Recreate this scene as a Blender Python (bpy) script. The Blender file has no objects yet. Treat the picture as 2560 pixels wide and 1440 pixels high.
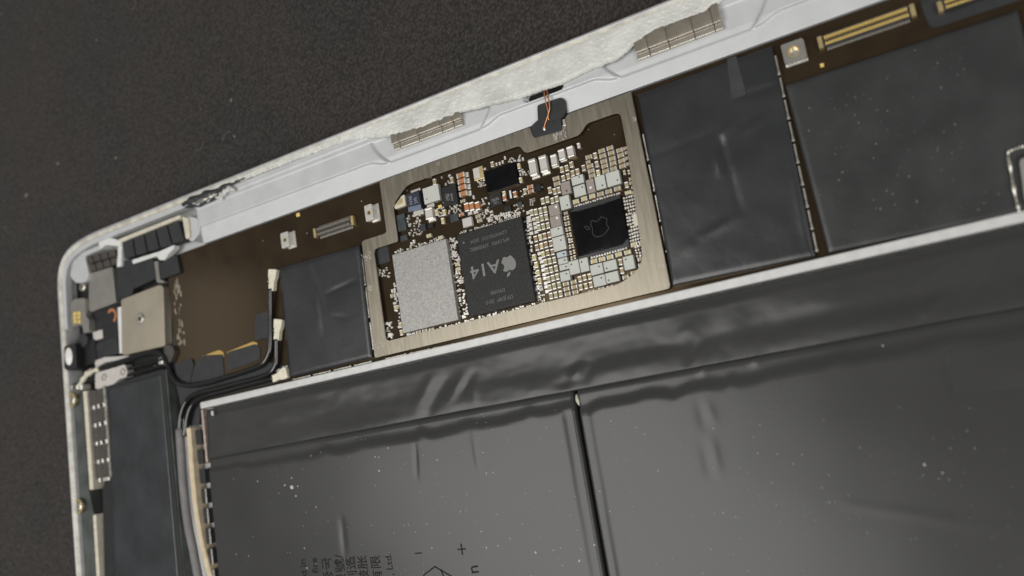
import bpy, bmesh, math, random
from mathutils import Vector, Matrix
from mathutils.geometry import tessellate_polygon

random.seed(7)
MM = 0.001                      # all numbers below are millimetres
scene = bpy.context.scene

# ------------------------------------------------------------------ camera
F_PX = 2034.08                  # focal length of the phone in photo pixels (2560 wide)
ZB = 2.6                        # top of the circuit board above the cloth
DIST = 130.0                    # distance from the lens to the processor
W = Matrix(((0.86385705, -0.22436365, -0.45101214),
            (-0.16097022, -0.9713401, 0.1748914),
            (-0.47732545, -0.07848164, -0.87521486)))
_a = Vector(((1240 - 1280) / F_PX, (670 - 720) / F_PX, 1.0)) * DIST
CAM = W @ (-_a) + Vector((0, 0, ZB))

cd = bpy.data.cameras.new('camera')
cam = bpy.data.objects.new('camera', cd)
scene.collection.objects.link(cam)
cd.sensor_width = 36.0
cd.lens = 36.0 * F_PX / 2560.0
cd.clip_start = 0.005
cd.clip_end = 20.0
rx, ry, rz = W.col[0], W.col[1], W.col[2]
cam.matrix_world = Matrix(((rx[0], -ry[0], -rz[0], CAM[0] * MM),
                           (rx[1], -ry[1], -rz[1], CAM[1] * MM),
                           (rx[2], -ry[2], -rz[2], CAM[2] * MM),
                           (0, 0, 0, 1)))
cd.dof.use_dof = True
cd.dof.focus_distance = DIST * MM
cd.dof.aperture_fstop = 17.0
scene.camera = cam

# ------------------------------------------------------------------ world and lamps
world = bpy.data.worlds.new('World')
scene.world = world
world.use_nodes = True
bgn = world.node_tree.nodes['Background']
bgn.inputs['Color'].default_value = (1.0, 0.99, 0.97, 1)
bgn.inputs['Strength'].default_value = 0.17


def area_lamp(name, loc, aim, sx, sy, power, col):
    l = bpy.data.lights.new(name, 'AREA')
    l.shape = 'RECTANGLE'
    l.size, l.size_y = sx * MM, sy * MM
    l.energy = power
    l.color = col
    o = bpy.data.objects.new(name, l)
    scene.collection.objects.link(o)
    o.location = Vector(loc) * MM
    o.rotation_euler = (Vector(aim) - Vector(loc)).to_track_quat('-Z', 'Y').to_euler()
    return o


area_lamp('ceiling_lamp', (-158, -95, 400), (0, 0, 0), 305, 245, 1.2, (1.0, 0.985, 0.955))
area_lamp('side_fill', (300, -150, 350), (0, 0, 0), 300, 300, 1.12, (1.0, 0.985, 0.955))  # added fill: lifts the diffuse light without showing in flat reflections
area_lamp('far_lamp', (-500, 108, 400), (0, 0, 0), 95, 70, 0.02, (1.0, 0.95, 0.88))

scene.view_settings.view_transform = 'Standard'
scene.view_settings.look = 'None'
scene.view_settings.exposure = 0.0
scene.view_settings.gamma = 1.0

# ------------------------------------------------------------------ geometry helpers


def P(px, py, z):
    """photo pixel -> device point at height z (device lies square on the world axes)"""
    r = W @ Vector(((px - 1280) / F_PX, (py - 720) / F_PX, 1.0))
    t = (z - CAM[2]) / r[2]
    q = CAM + r * t
    return (q[0], q[1])


def PP(pts, z):
    return [P(x, y, z) for x, y in pts]


def proj(X, Y, Z):
    c = W.transposed() @ (Vector((X, Y, Z)) - CAM)
    return c[0] / c[2] * F_PX + 1280, c[1] / c[2] * F_PX + 720


def mmpp(px, py, z):
    """millimetres per photo pixel along the two device axes"""
    X, Y = P(px, py, z)
    a = proj(X, Y, z); b = proj(X + .5, Y, z); c = proj(X, Y + .5, z)
    return .5 / math.dist(a, b), .5 / math.dist(a, c)


WLOC = {}


def link(o, parent=None, wloc=(0, 0, 0)):
    scene.collection.objects.link(o)
    WLOC[o.name] = Vector(wloc)
    if parent is not None:
        o.parent = parent
        o.location = (Vector(wloc) - WLOC[parent.name]) * MM
    else:
        o.location = Vector(wloc) * MM
    return o


def tag(o, label=None, cat=None, group=None, kind=None):
    if label: o['label'] = label
    if cat: o['category'] = cat
    if group: o['group'] = group
    if kind: o['kind'] = kind
    return o


def thing(name, loc, label, cat, group=None):
    o = bpy.data.objects.new(name, None)
    o.empty_display_size = 0.002
    link(o, None, loc)
    return tag(o, label, cat, group)


def mesh_from(name, bm, mats, parent=None, smooth=False, origin=None):
    """bm in world millimetres -> object with its origin at the centre of its base"""
    if origin is None:
        xs = [v.co.x for v in bm.verts]; ys = [v.co.y for v in bm.verts]; zs = [v.co.z for v in bm.verts]
        origin = ((min(xs) + max(xs)) / 2, (min(ys) + max(ys)) / 2, min(zs))
    o_ = Vector(origin)
    for v in bm.verts:
        v.co = (v.co - o_) * MM
    bmesh.ops.recalc_face_normals(bm, faces=bm.faces)
    me = bpy.data.meshes.new(name)
    bm.to_mesh(me); bm.free()
    if not isinstance(mats, (list, tuple)): mats = [mats]
    for m in mats: me.materials.append(m)
    if smooth:
        for p in me.polygons: p.use_smooth = True
    return link(bpy.data.objects.new(name, me), parent, origin)


def add_prism(bm, poly, z0, z1, mi=0, holes=(), zt=None):
    loops = [list(poly)] + [list(h) for h in holes]
    flat = [p for l in loops for p in l]
    bot = [bm.verts.new((p[0], p[1], z0)) for p in flat]
    top = [bm.verts.new((p[0], p[1], z1 if zt is None else zt(p))) for p in flat]
    tris = tessellate_polygon([[Vector((p[0], p[1], 0)) for p in l] for l in loops])
    for t in tris:
        for vs in ((top[t[0]], top[t[1]], top[t[2]]), (bot[t[2]], bot[t[1]], bot[t[0]])):
            try:
                f = bm.faces.new(vs); f.material_index = mi
            except ValueError:
                pass
    k = 0
    for l in loops:
        n = len(l)
        for i in range(n):
            a, b = k + i, k + (i + 1) % n
            f = bm.faces.new((bot[a], bot[b], top[b], top[a])); f.material_index = mi
        k += n


def add_box(bm, cx, cy, z0, dx, dy, dz, mi=0, bev=0.0, rot=0.0, seg=1):
    r = bmesh.ops.create_cube(bm, size=1.0)
    vs = r['verts']
    for v in vs:
        v.co = Vector((v.co.x * dx, v.co.y * dy, (v.co.z + .5) * dz))
    if bev:
        es = list({e for v in vs for e in v.link_edges})
        rr = bmesh.ops.bevel(bm, geom=es, offset=bev, segments=seg, affect='EDGES', profile=.5)
        vs = list({v for f in rr['faces'] for v in f.verts} | {v for v in vs if v.is_valid})
    M = Matrix.Translation((cx, cy, z0)) @ Matrix.Rotation(rot, 4, 'Z')
    for v in vs:
        v.co = M @ v.co
    for f in {f for v in vs for f in v.link_faces}:
        f.material_index = mi
    return vs


def round_poly(pts, r, n=4):
    out = []
    N = len(pts)
    for i in range(N):
        p = Vector(pts[i]); a = Vector(pts[i - 1]) - p; b = Vector(pts[(i + 1) % N]) - p
        la, lb = a.length, b.length
        rr = r[i] if isinstance(r, (list, tuple)) else r
        k = min(rr, la * .48, lb * .48)
        if k <= 1e-6:
            out.append((p.x, p.y)); continue
        s = p + a / la * k; e = p + b / lb * k
        for j in range(n + 1):
            t = j / n
            q = s * (1 - t) ** 2 + p * 2 * t * (1 - t) + e * t * t
            out.append((q.x, q.y))
    return out


def prism(name, poly, z0, z1, mat, parent=None, holes=(), rad=0.0, edge=0.0):
    if rad: poly = round_poly(poly, rad)
    bm = bmesh.new()
    add_prism(bm, poly, z0, z1, 0, holes)
    if edge:
        bmesh.ops.recalc_face_normals(bm, faces=bm.faces)
        es = [e for e in bm.edges if len(e.link_faces) == 2 and e.verts[0].co.z > z1 - 1e-4 and e.verts[1].co.z > z1 - 1e-4
              and abs(e.link_faces[0].normal.z - e.link_faces[1].normal.z) > .5]
        bmesh.ops.bevel(bm, geom=es, offset=edge, segments=2, affect='EDGES', profile=.5, clamp_overlap=True)
    return mesh_from(name, bm, mat, parent)


def pprism(name, pix, z0, z1, mat, parent=None, rad=0.0, edge=0.0):
    return prism(name, PP(pix, z1), z0, z1, mat, parent, rad=rad, edge=edge)


def box(name, X, Y, z0, dx, dy, dz, mat, parent=None, bev=0.0, rot=0.0, seg=2):
    bm = bmesh.new()
    add_box(bm, X, Y, z0, dx, dy, dz, 0, bev, rot, seg)
    return mesh_from(name, bm, mat, parent, origin=(X, Y, z0))


def pbox(name, px, py, w, h, z0, dz, mat, parent=None, bev=0.04, rot=0.0):
    """box whose top face is centred on a photo pixel, w and h in photo pixels along the device axes"""
    X, Y = P(px, py, z0 + dz)
    a, b = mmpp(px, py, z0 + dz)
    return box(name, X, Y, z0, w * a, h * b, dz, mat, parent, bev, rot)


def quad_mm(quad, z):
    q = PP(quad, z)
    X = sum(p[0] for p in q) / 4; Y = sum(p[1] for p in q) / 4
    dx = (q[1][0] + q[2][0] - q[0][0] - q[3][0]) / 2
    dy = (q[0][1] + q[1][1] - q[2][1] - q[3][1]) / 2
    return X, Y, dx, dy


def qbox(name, quad, z0, dz, mat, parent=None, bev=0.05):
    X, Y, dx, dy = quad_mm(quad, z0 + dz)
    return box(name, X, Y, z0, dx, dy, dz, mat, parent, bev)


def smooth_path(pts, n=6):
    pts = [Vector(p) for p in pts]
    out = []
    for i in range(len(pts) - 1):
        p0 = pts[max(i - 1, 0)]; p1 = pts[i]; p2 = pts[i + 1]; p3 = pts[min(i + 2, len(pts) - 1)]
        for j in range(n):
            t = j / n
            out.append(.5 * ((2 * p1) + (p2 - p0) * t + (2 * p0 - 5 * p1 + 4 * p2 - p3) * t * t + (3 * p1 - p0 - 3 * p2 + p3) * t ** 3))
    out.append(pts[-1])
    return out


def add_tube(bm, pts, r, sides=10, mi=0, flat=1.0):
    rings = []
    up = Vector((0, 0, 1))
    for i, p in enumerate(pts):
        t = (pts[min(i + 1, len(pts) - 1)] - pts[max(i - 1, 0)]).normalized()
        s = t.cross(up)
        s = s.normalized() if s.length > 1e-4 else Vector((1, 0, 0))
        u = s.cross(t).normalized()
        rad = r(i / (len(pts) - 1)) if callable(r) else r
        rings.append([bm.verts.new(p + (s * math.cos(a) + u * math.sin(a) * flat) * rad)
                      for a in [2 * math.pi * k / sides for k in range(sides)]])
    for a, b in zip(rings, rings[1:]):
        for k in range(sides):
            f = bm.faces.new((a[k], a[(k + 1) % sides], b[(k + 1) % sides], b[k])); f.material_index = mi; f.smooth = True
    for rg in (rings[0], rings[-1]):
        f = bm.faces.new(rg); f.material_index = mi


def tube(name, pts, r, mat, parent=None, n=6, sides=10, flat=1.0):
    bm = bmesh.new()
    add_tube(bm, smooth_path(pts, n), r, sides, 0, flat)
    return mesh_from(name, bm, mat, parent)


def cyl(name, X, Y, z0, r, dz, mat, parent=None, sides=20, bev=0.0, r2=None):
    bm = bmesh.new()
    bmesh.ops.create_cone(bm, cap_ends=True, segments=sides, radius1=r, radius2=r if r2 is None else r2, depth=dz)
    if bev:
        es = [e for e in bm.edges if e.verts[0].co.z > 0 and e.verts[1].co.z > 0]
        bmesh.ops.bevel(bm, geom=es, offset=bev, segments=2, affect='EDGES', profile=.5)
    for v in bm.verts: v.co += Vector((X, Y, z0 + dz / 2))
    return mesh_from(name, bm, mat, parent, origin=(X, Y, z0))


def ring(name, X, Y, z0, r1, r2, dz, mat, parent=None, a0=0, a1=2 * math.pi, n=24):
    full = abs(a1 - a0 - 2 * math.pi) < 1e-3
    bm = bmesh.new()
    cs = [(a0 + (a1 - a0) * i / n) for i in range(n if full else n + 1)]
    outer = [(X + r2 * math.cos(a), Y + r2 * math.sin(a)) for a in cs]
    inner = [(X + r1 * math.cos(a), Y + r1 * math.sin(a)) for a in cs]
    if full: add_prism(bm, outer, z0, z0 + dz, 0, [inner])
    else: add_prism(bm, outer + inner[::-1], z0, z0 + dz)
    return mesh_from(name, bm, mat, parent)


def text(name, s, X, Y, z, size, rot, mat, parent, sx=1.0, thick=0.008, align='CENTER', bold=0.0):
    cu = bpy.data.curves.new(name, 'FONT')
    cu.body = s; cu.size = size * MM; cu.extrude = thick * MM
    cu.align_x = align; cu.align_y = 'CENTER'; cu.offset = bold * MM
    cu.resolution_u = 3
    o = bpy.data.objects.new(name, cu)
    scene.collection.objects.link(o)
    dg = bpy.context.evaluated_depsgraph_get()
    me = bpy.data.meshes.new_from_object(o.evaluated_get(dg))
    bpy.data.objects.remove(o); bpy.data.curves.remove(cu)
    for v in me.vertices: v.co.x *= sx
    me.materials.clear(); me.materials.append(mat); me.name = name
    ob = bpy.data.objects.new(name, me)
    link(ob, parent, (X, Y, z))
    ob.rotation_euler = (0, 0, rot)
    return ob


def hnoise(x, y, s=0.0):
    return (math.sin(x * .71 + y * .33 + s) + math.sin(-x * .39 + y * .87 + 1.7 + s * 2) + math.sin(x * 1.63 - y * .9 + 4.1 + s)
            * .5 + math.sin(x * .93 + y * 2.1 + 2.2 + s) * .4) / 2.9


def sheet(name, quad, zt, zb, nx, ny, fn, mat, parent=None):
    """wrinkled sheet over the four device corners quad (TL,TR,BR,BL in mm); zt + fn(a,b,X,Y) high, with folded-down sides"""
    bm = bmesh.new()
    g = []
    for j in range(ny + 1):
        row = []
        for i in range(nx + 1):
            a, b = i / nx, j / ny
            q = (Vector(quad[0]) * (1 - a) + Vector(quad[1]) * a) * (1 - b) + (Vector(quad[3]) * (1 - a) + Vector(quad[2]) * a) * b
            row.append(bm.verts.new((q[0], q[1], zt + fn(a, b, q[0], q[1]))))
        g.append(row)
    for j in range(ny):
        for i in range(nx):
            f = bm.faces.new((g[j][i], g[j][i + 1], g[j + 1][i + 1], g[j + 1][i])); f.smooth = True
    border = g[0][:] + [g[j][nx] for j in range(1, ny + 1)] + [g[ny][i] for i in range(nx - 1, -1, -1)] + [g[j][0] for j in range(ny - 1, 0, -1)]
    low = [bm.verts.new((v.co.x, v.co.y, zb)) for v in border]
    n = len(border)
    for k in range(n):
        bm.faces.new((border[k], border[(k + 1) % n], low[(k + 1) % n], low[k]))
    return mesh_from(name, bm, mat, parent)


def bump_line(X, Y, a, b, w, amp):
    """ridge (or dent) along the segment a-b"""
    ax, ay = a; bx, by = b
    dx, dy = bx - ax, by - ay
    L2 = dx * dx + dy * dy
    t = max(0, min(1, ((X - ax) * dx + (Y - ay) * dy) / L2))
    d2 = (X - ax - dx * t) ** 2 + (Y - ay - dy * t) ** 2
    if d2 > 9 * w * w: return 0.0
    return amp * math.exp(-d2 / (w * w)) * (1 - .55 * abs(2 * t - 1) ** 2)


# ------------------------------------------------------------------ materials


def mat(name, col, rough=.5, metal=0.0, var=.12, vs=400., bump=0.0, bs=2500., rvar=0.0, spec=.5, col2=None, coat=0.0, stretch=None, det=6.0):
    m = bpy.data.materials.new(name)
    m.use_nodes = True
    nt = m.node_tree; N = nt.nodes; Lk = nt.links
    b = N['Principled BSDF']
    b.inputs['Roughness'].default_value = rough
    b.inputs['Metallic'].default_value = metal
    b.inputs['Specular IOR Level'].default_value = spec
    b.inputs['Coat Weight'].default_value = coat
    tc = N.new('ShaderNodeTexCoord')
    src = tc.outputs['Object']
    if stretch:
        mp = N.new('ShaderNodeMapping'); mp.inputs['Scale'].default_value = stretch
        Lk.new(src, mp.inputs['Vector']); src = mp.outputs['Vector']
    nz = N.new('ShaderNodeTexNoise'); nz.inputs['Scale'].default_value = vs; nz.inputs['Detail'].default_value = det
    Lk.new(src, nz.inputs['Vector'])
    cr = N.new('ShaderNodeValToRGB')
    c2 = col2 if col2 else tuple(c * (1 - var) for c in col)
    c1 = tuple(min(1, c * (1 + var)) for c in col)
    cr.color_ramp.elements[0].position = .34; cr.color_ramp.elements[1].position = .66
    cr.color_ramp.elements[0].color = (*c2, 1); cr.color_ramp.elements[1].color = (*c1, 1)
    Lk.new(nz.outputs['Fac'], cr.inputs['Fac'])
    Lk.new(cr.outputs['Color'], b.inputs['Base Color'])
    if rvar:
        mr = N.new('ShaderNodeMapRange')
        mr.inputs['To Min'].default_value = max(.02, rough - rvar); mr.inputs['To Max'].default_value = min(1, rough + rvar)
        Lk.new(nz.outputs['Fac'], mr.inputs['Value']); Lk.new(mr.outputs['Result'], b.inputs['Roughness'])
    if bump:
        n2 = N.new('ShaderNodeTexNoise'); n2.inputs['Scale'].default_value = bs; n2.inputs['Detail'].default_value = 4
        Lk.new(src, n2.inputs['Vector'])
        bp = N.new('ShaderNodeBump'); bp.inputs['Strength'].default_value = 1.0; bp.inputs['Distance'].default_value = bump * MM
        Lk.new(n2.outputs['Fac'], bp.inputs['Height']); Lk.new(bp.outputs['Normal'], b.inputs['Normal'])
    return m


M = {}
M['alu'] = mat('bead_blasted_aluminium', (.55, .56, .565), .48, .25, .04, 300, .010, 5000, .06)
M['alu_edge'] = mat('worn_aluminium_edge', (.46, .46, .455), .45, .35, .12, 500)
M['rail'] = mat('polished_aluminium_rail', (.56, .56, .55), .5, .3, .06, 700, .006, 4000)
M['glue'] = mat('cream_adhesive', (.58, .58, .545), .36, 0, .12, 260, .05, 1700, .10)
M['glue_rim'] = mat('yellowed_adhesive', (.52, .49, .40), .5, 0, .22, 500, .05, 1800)
M['pcb'] = mat('brown_solder_mask', (.025, .0175, .0105), .15, 0, .15, 250, .004, 2500, .05)
M['pcb'].node_tree.nodes['Principled BSDF'].inputs['Specular Tint'].default_value = (1.0, .74, .46, 1)
M['nickel'] = mat('brushed_nickel_frame', (.30, .27, .215), .36, .92, .12, 2600, .008, 2600, .10, stretch=(1, .07, 1))
M['tin'] = mat('tinned_steel', (.62, .59, .52), .3, .9, .18, 900, .012, 2200, .12)
M['solder'] = mat('bright_solder', (.82, .80, .75), .22, .75, .1, 2000)
M['cap_tan'] = mat('tan_ceramic', (.34, .27, .16), .5, 0, .14, 900)
M['cap_green'] = mat('olive_ceramic', (.32, .30, .18), .5, 0, .12, 900)
M['cap_yellow'] = mat('yellow_ceramic', (.50, .43, .22), .5, 0, .12, 900)
M['cap_brown'] = mat('brown_ceramic', (.27, .19, .12), .5, 0, .14, 900)
M['cap_orange'] = mat('orange_ceramic', (.42, .17, .065), .5, 0, .12, 900)
M['cap_grey'] = mat('grey_ceramic', (.52, .49, .46), .45, 0, .06, 900)
M['cap_end'] = mat('white_tin_end', (.69, .67, .62), .30, .55, .1, 1500)
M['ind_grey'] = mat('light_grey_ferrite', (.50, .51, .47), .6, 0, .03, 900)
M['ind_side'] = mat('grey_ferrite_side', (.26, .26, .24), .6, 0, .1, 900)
M['ind_taupe'] = mat('taupe_ferrite', (.29, .25, .22), .55, 0, .08, 1500)
M['ind_blue'] = mat('bluish_ferrite', (.44, .49, .52), .55, 0, .05, 900)
M['dot'] = mat('black_dot_ink', (.012, .012, .012), .6)
M['white_ink'] = mat('white_dot_ink', (.75, .74, .70), .6)
M['ic'] = mat('moulded_black_package', (.013, .013, .0125), .5, 0, .75, 4200, .012, 5200, .05, .35, det=2.0)
M['ic_ink'] = mat('laser_mark', (.19, .19, .182), .6, 0, .12, 4000)
M['ic_ink_dim'] = mat('faint_laser_mark', (.12, .12, .112), .6, 0, .2, 4000)
M['ic_text'] = mat('grey_package_print', (.26, .26, .26), .6)
M['nand'] = mat('sputtered_shield_metal', (.34, .33, .315), .42, .35, .18, 3600, .016, 4500, .1, det=2.0)
M['die'] = mat('glossy_black_film', (.004, .004, .005), .07, 0, .3, 500, .0008, 500, .03, .28)
M['die_line'] = mat('die_engraving', (.019, .019, .019), .4)
M['tant'] = mat('dark_navy_case', (.022, .024, .032), .4, 0, .2, 1500)
M['tant_bar'] = mat('slate_blue_band', (.13, .16, .24), .5, 0, .1, 1500)
M['tant_txt'] = mat('blue_grey_print', (.24, .27, .40), .6)
M['teal'] = mat('dark_teal_chip', (.035, .045, .050), .35, 0, .4, 1500)
M['cream'] = mat('cream_plastic', (.60, .56, .45), .5, 0, .10, 700)
M['white_plastic'] = mat('white_plastic', (.68, .68, .66), .45, 0, .06, 700)
M['gold'] = mat('gold_plate', (.95, .66, .20), .35, .3, .12, 2500)
M['gold_dim'] = mat('dim_gold_foil', (.50, .33, .10), .4, .3, .1, 1500)
M['gold_pale'] = mat('pale_gold_frame', (.60, .47, .24), .35, .7, .12, 1500)
M['conn'] = mat('connector_plastic', (.05, .042, .034), .5)
M['tape'] = mat('black_polyimide_tape', (.026, .027, .0285), .27, 0, .18, 120, .006, 900, .05)
M['tape_matt'] = mat('matt_black_tape', (.019, .020, .022), .55, 0, .2, 500, .01, 2500)
M['graphite'] = mat('dusty_graphite_sheet', (.031, .031, .0315), .34, 0, .15, 160, .006, 700, .07)
M['batt'] = mat('battery_film', (.040, .040, .0395), .26, 0, .07, 60, .004, 260, .05, .33)
M['batt_ink'] = mat('battery_print', (.013, .013, .012), .7, spec=.16)
M['black_plastic'] = mat('black_plastic', (.014, .014, .015), .4, 0, .2, 600)
M['rubber'] = mat('black_rubber', (.022, .023, .025), .6, 0, .2, 900, .02, 2500)
M['brown_rubber'] = mat('brown_black_magnet', (.060, .052, .046), .5, 0, .3, 700, .03, 2000)
M['sticker'] = mat('speaker_sticker', (.028, .030, .033), .33, 0, .25, 110, .02, 330, .08)
M['plate'] = mat('champagne_metal_plate', (.52, .465, .37), .36, .75, .06, 250, .006, 3000, .05)
M['plate_grey'] = mat('grey_metal_plate', (.36, .35, .32), .38, .7, .08, 400)
M['magnet'] = mat('nickel_magnet', (.44, .405, .345), .22, .5, .15, 350, .004, 1500, .08, coat=.6)
M['magnet_face'] = mat('stained_magnet_face', (.27, .24, .195), .24, .35, .35, 220, .008, 1300, .10, coat=.7)
M['copper'] = mat('enamelled_copper', (.72, .33, .15), .3, .8, .12, 2000)
M['sleeve'] = mat('grey_cable_sleeve', (.155, .148, .148), .6, 0, .14, 500, .02, 2000)
M['foam_cream'] = mat('cream_foam', (.58, .48, .33), .7, 0, .12, 600, .04, 2500)
M['cable'] = mat('black_cable_jacket', (.007, .007, .007), .12, 0, .2, 900, spec=.7)
M['plug'] = mat('ivory_coax_plug', (.70, .66, .52), .45, .15, .1, 1200, .02, 2500)
M['dark_strip'] = mat('dark_green_grey_plastic', (.055, .062, .056), .45, 0, .3, 300, .02, 1200)
M['black_and_shade'] = mat('black_part_and_cavity_shade', (.006, .006, .006), .7)  # flat black of dark chips, also shade painted into holes and gaps
M['trace'] = mat('white_silkscreen', (.33, .29, .22), .6)
M['dustm'] = mat('dust', (.46, .45, .43), .8)
M['lintm'] = mat('lint_fibre', (.17, .16, .15), .9)
M['scuff_dark'] = mat('dull_tape_strip', (.034, .034, .035), .5, 0, .15, 400)
M['scuff'] = mat('scuffed_film', (.15, .15, .147), .55, 0, .2, 600)
M['pink'] = mat('copper_tinted_edge', (.42, .33, .28), .4, .4, .2, 800)


def cloth_material():
    m = bpy.data.materials.new('dark_knit_cloth')
    m.use_nodes = True
    nt = m.node_tree; N = nt.nodes; Lk = nt.links
    b = N['Principled BSDF']
    b.inputs['Roughness'].default_value = .9
    b.inputs['Specular IOR Level'].default_value = .15
    b.inputs['Sheen Weight'].default_value = .12
    tc = N.new('ShaderNodeTexCoord')
    mp = N.new('ShaderNodeMapping'); mp.inputs['Rotation'].default_value = (0, 0, math.radians(38))
    Lk.new(tc.outputs['Object'], mp.inputs['Vector'])
    mp2 = N.new('ShaderNodeMapping'); mp2.inputs['Scale'].default_value = (1, .45, 1)
    Lk.new(mp.outputs['Vector'], mp2.inputs['Vector'])
    v = N.new('ShaderNodeTexVoronoi'); v.inputs['Scale'].default_value = 3000; v.inputs['Randomness'].default_value = .7
    Lk.new(mp2.outputs['Vector'], v.inputs['Vector'])
    n1 = N.new('ShaderNodeTexNoise'); n1.inputs['Scale'].default_value = 1500; n1.inputs['Detail'].default_value = 5
    n2 = N.new('ShaderNodeTexNoise'); n2.inputs['Scale'].default_value = 45; n2.inputs['Detail'].default_value = 3
    Lk.new(tc.outputs['Object'], n1.inputs['Vector']); Lk.new(tc.outputs['Object'], n2.inputs['Vector'])
    mx = N.new('ShaderNodeMix'); mx.data_type = 'FLOAT'; mx.inputs[0].default_value = .5
    Lk.new(v.outputs['Distance'], mx.inputs[2]); Lk.new(n1.outputs['Fac'], mx.inputs[3])
    cr = N.new('ShaderNodeValToRGB')
    cr.color_ramp.elements[0].position = .30; cr.color_ramp.elements[0].color = (.058, .0535, .050, 1)
    cr.color_ramp.elements[1].position = .62; cr.color_ramp.elements[1].color = (.022, .0200, .0188, 1)
    Lk.new(mx.outputs[0], cr.inputs['Fac'])
    cr2 = N.new('ShaderNodeValToRGB')
    cr2.color_ramp.elements[0].position = .4; cr2.color_ramp.elements[0].color = (1.05, 1.0, .98, 1)
    cr2.color_ramp.elements[1].position = .6; cr2.color_ramp.elements[1].color = (.95, .96, .95, 1)
    Lk.new(n2.outputs['Fac'], cr2.inputs['Fac'])
    mul = N.new('ShaderNodeMix'); mul.data_type = 'RGBA'; mul.blend_type = 'MULTIPLY'; mul.inputs[0].default_value = 1
    Lk.new(cr.outputs['Color'], mul.inputs[6]); Lk.new(cr2.outputs['Color'], mul.inputs[7])
    Lk.new(mul.outputs[2], b.inputs['Base Color'])
    bp = N.new('ShaderNodeBump'); bp.inputs['Distance'].default_value = .09 * MM; bp.invert = True
    Lk.new(mx.outputs[0], bp.inputs['Height']); Lk.new(bp.outputs['Normal'], b.inputs['Normal'])
    return m


M['cloth'] = cloth_material()

from mathutils import noise as mnoise


def fbm(x, y, z=0.0, o=4):
    return mnoise.fractal(Vector((x, y, z)), 0.8, 2.0, o)


def interp(tab, x):
    if x <= tab[0][0]: return tab[0][1]
    for (a, b), (c, d) in zip(tab, tab[1:]):
        if x <= c: return b + (d - b) * (x - a) / (c - a)
    return tab[-1][1]


def sstep(a, b, x):
    t = max(0, min(1, (x - a) / (b - a)))
    return t * t * (3 - 2 * t)


# ------------------------------------------------------------------ cloth
bm = bmesh.new()
n = 40
for j in range(n + 1):
    for i in range(n + 1):
        bm.verts.new((-420 + 840 * i / n, -420 + 840 * j / n, 0))
bm.verts.ensure_lookup_table()
for j in range(n):
    for i in range(n):
        a = j * (n + 1) + i
        bm.faces.new((bm.verts[a], bm.verts[a + 1], bm.verts[a + n + 2], bm.verts[a + n + 1]))
cloth = mesh_from('cloth', bm, M['cloth'], None, origin=(0, 0, 0))
tag(cloth, 'dark brown grey knitted cloth the opened tablet lies on', 'cloth', kind='structure')

# ------------------------------------------------------------------ tablet shell
shell = thing('tablet_shell', (15, -58, 0), 'silver aluminium tablet back shell, screen removed, lying on dark cloth', 'tablet shell')


def bez(p0, p1, p2, p3, n):
    return [tuple((1 - t) ** 3 * p0[k] + 3 * t * (1 - t) ** 2 * p1[k] + 3 * t * t * (1 - t) * p2[k] + t ** 3 * p3[k] for k in (0, 1))
            for t in [i / n for i in range(n + 1)]]


XL, XR, YT, YB = -109.0, 138.0, 31.1, -147.0


def corner(x, y, sx, sy, first_vertical):
    a = (x, y + 11 * sy); b = (x + 17 * sx, y)
    c = bez(a, (x, y + 2.1 * sy), (x + 4 * sx, y), b, 14)
    return c if first_vertical else c[::-1]


path = corner(XL, YT, 1, -1, True) + [(x, YT) for x in range(-80, 120, 12)] + corner(XR, YT, -1, -1, False) + \
    corner(XR, YB, -1, 1, True) + corner(XL, YB, 1, 1, False)
prof = [(.9, 0.05, 0), (.25, .5, 0), (0, 1.4, 0), (0, 4.45, 0), (.12, 4.75, 0), (.4, 4.9, 0), (.62, 4.86, 0),
        (.70, 4.72, 1), (1.0, 4.68, 1), (1.35, 4.62, 1), (1.5, 4.35, 0), (1.55, .6, 0)]
bm = bmesh.new()
N_ = len(path)
rings = []
for i in range(N_):
    p = Vector(path[i]); t = (Vector(path[(i + 1) % N_]) - Vector(path[i - 1])).normalized()
    nrm = Vector((t.y, -t.x))
    jit = fbm(p.x * .5, p.y * .5) * .08
    rings.append([bm.verts.new((p.x + nrm.x * (o + (jit if m_ else 0)), p.y + nrm.y * (o + (jit if m_ else 0)), z)) for o, z, m_ in prof])
for i in range(N_):
    a, b = rings[i], rings[(i + 1) % N_]
    for k in range(len(prof) - 1):
        f = bm.faces.new((a[k], b[k], b[k + 1], a[k + 1]))
        f.material_index = 1 if (prof[k][2] and prof[k + 1][2]) else 0
        f.smooth = True
mesh_from('rim', bm, [M['alu_edge'], M['glue_rim']], shell)
inner = []
for i in range(N_):
    p = Vector(path[i]); t = (Vector(path[(i + 1) % N_]) - Vector(path[i - 1])).normalized()
    inner.append((p.x + t.y * 1.5, p.y - t.x * 1.5))
prism('back_panel', inner, .1, .95, M['alu'], shell)

# flat flange inside the rounded corner
def off(i, o):
    p = Vector(path[i]); t = (Vector(path[(i + 1) % N_]) - Vector(path[i - 1])).normalized()
    return (p.x + t.y * o, p.y - t.x * o)


ids = [i for i in range(0, 17) if path[i][0] < -66]
fl = [off(i, 1.45) for i in ids] + [(-66, YT - 1.45), (-66, YT - 2.2)] + [off(i, 2.5) for i in ids[::-1]] + [(XL + 2.2, 12), (XL + 1.45, 12)]
prism('corner_flange', fl, 3.0, 4.42, M['alu'], shell, edge=.12)
# stepped inner ledge along the long side, with pockets milled round the magnets and a slot for the coil wires
POCK = ((-7.6, 12.0), (36.2, 12.6), (84, 12))


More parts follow.
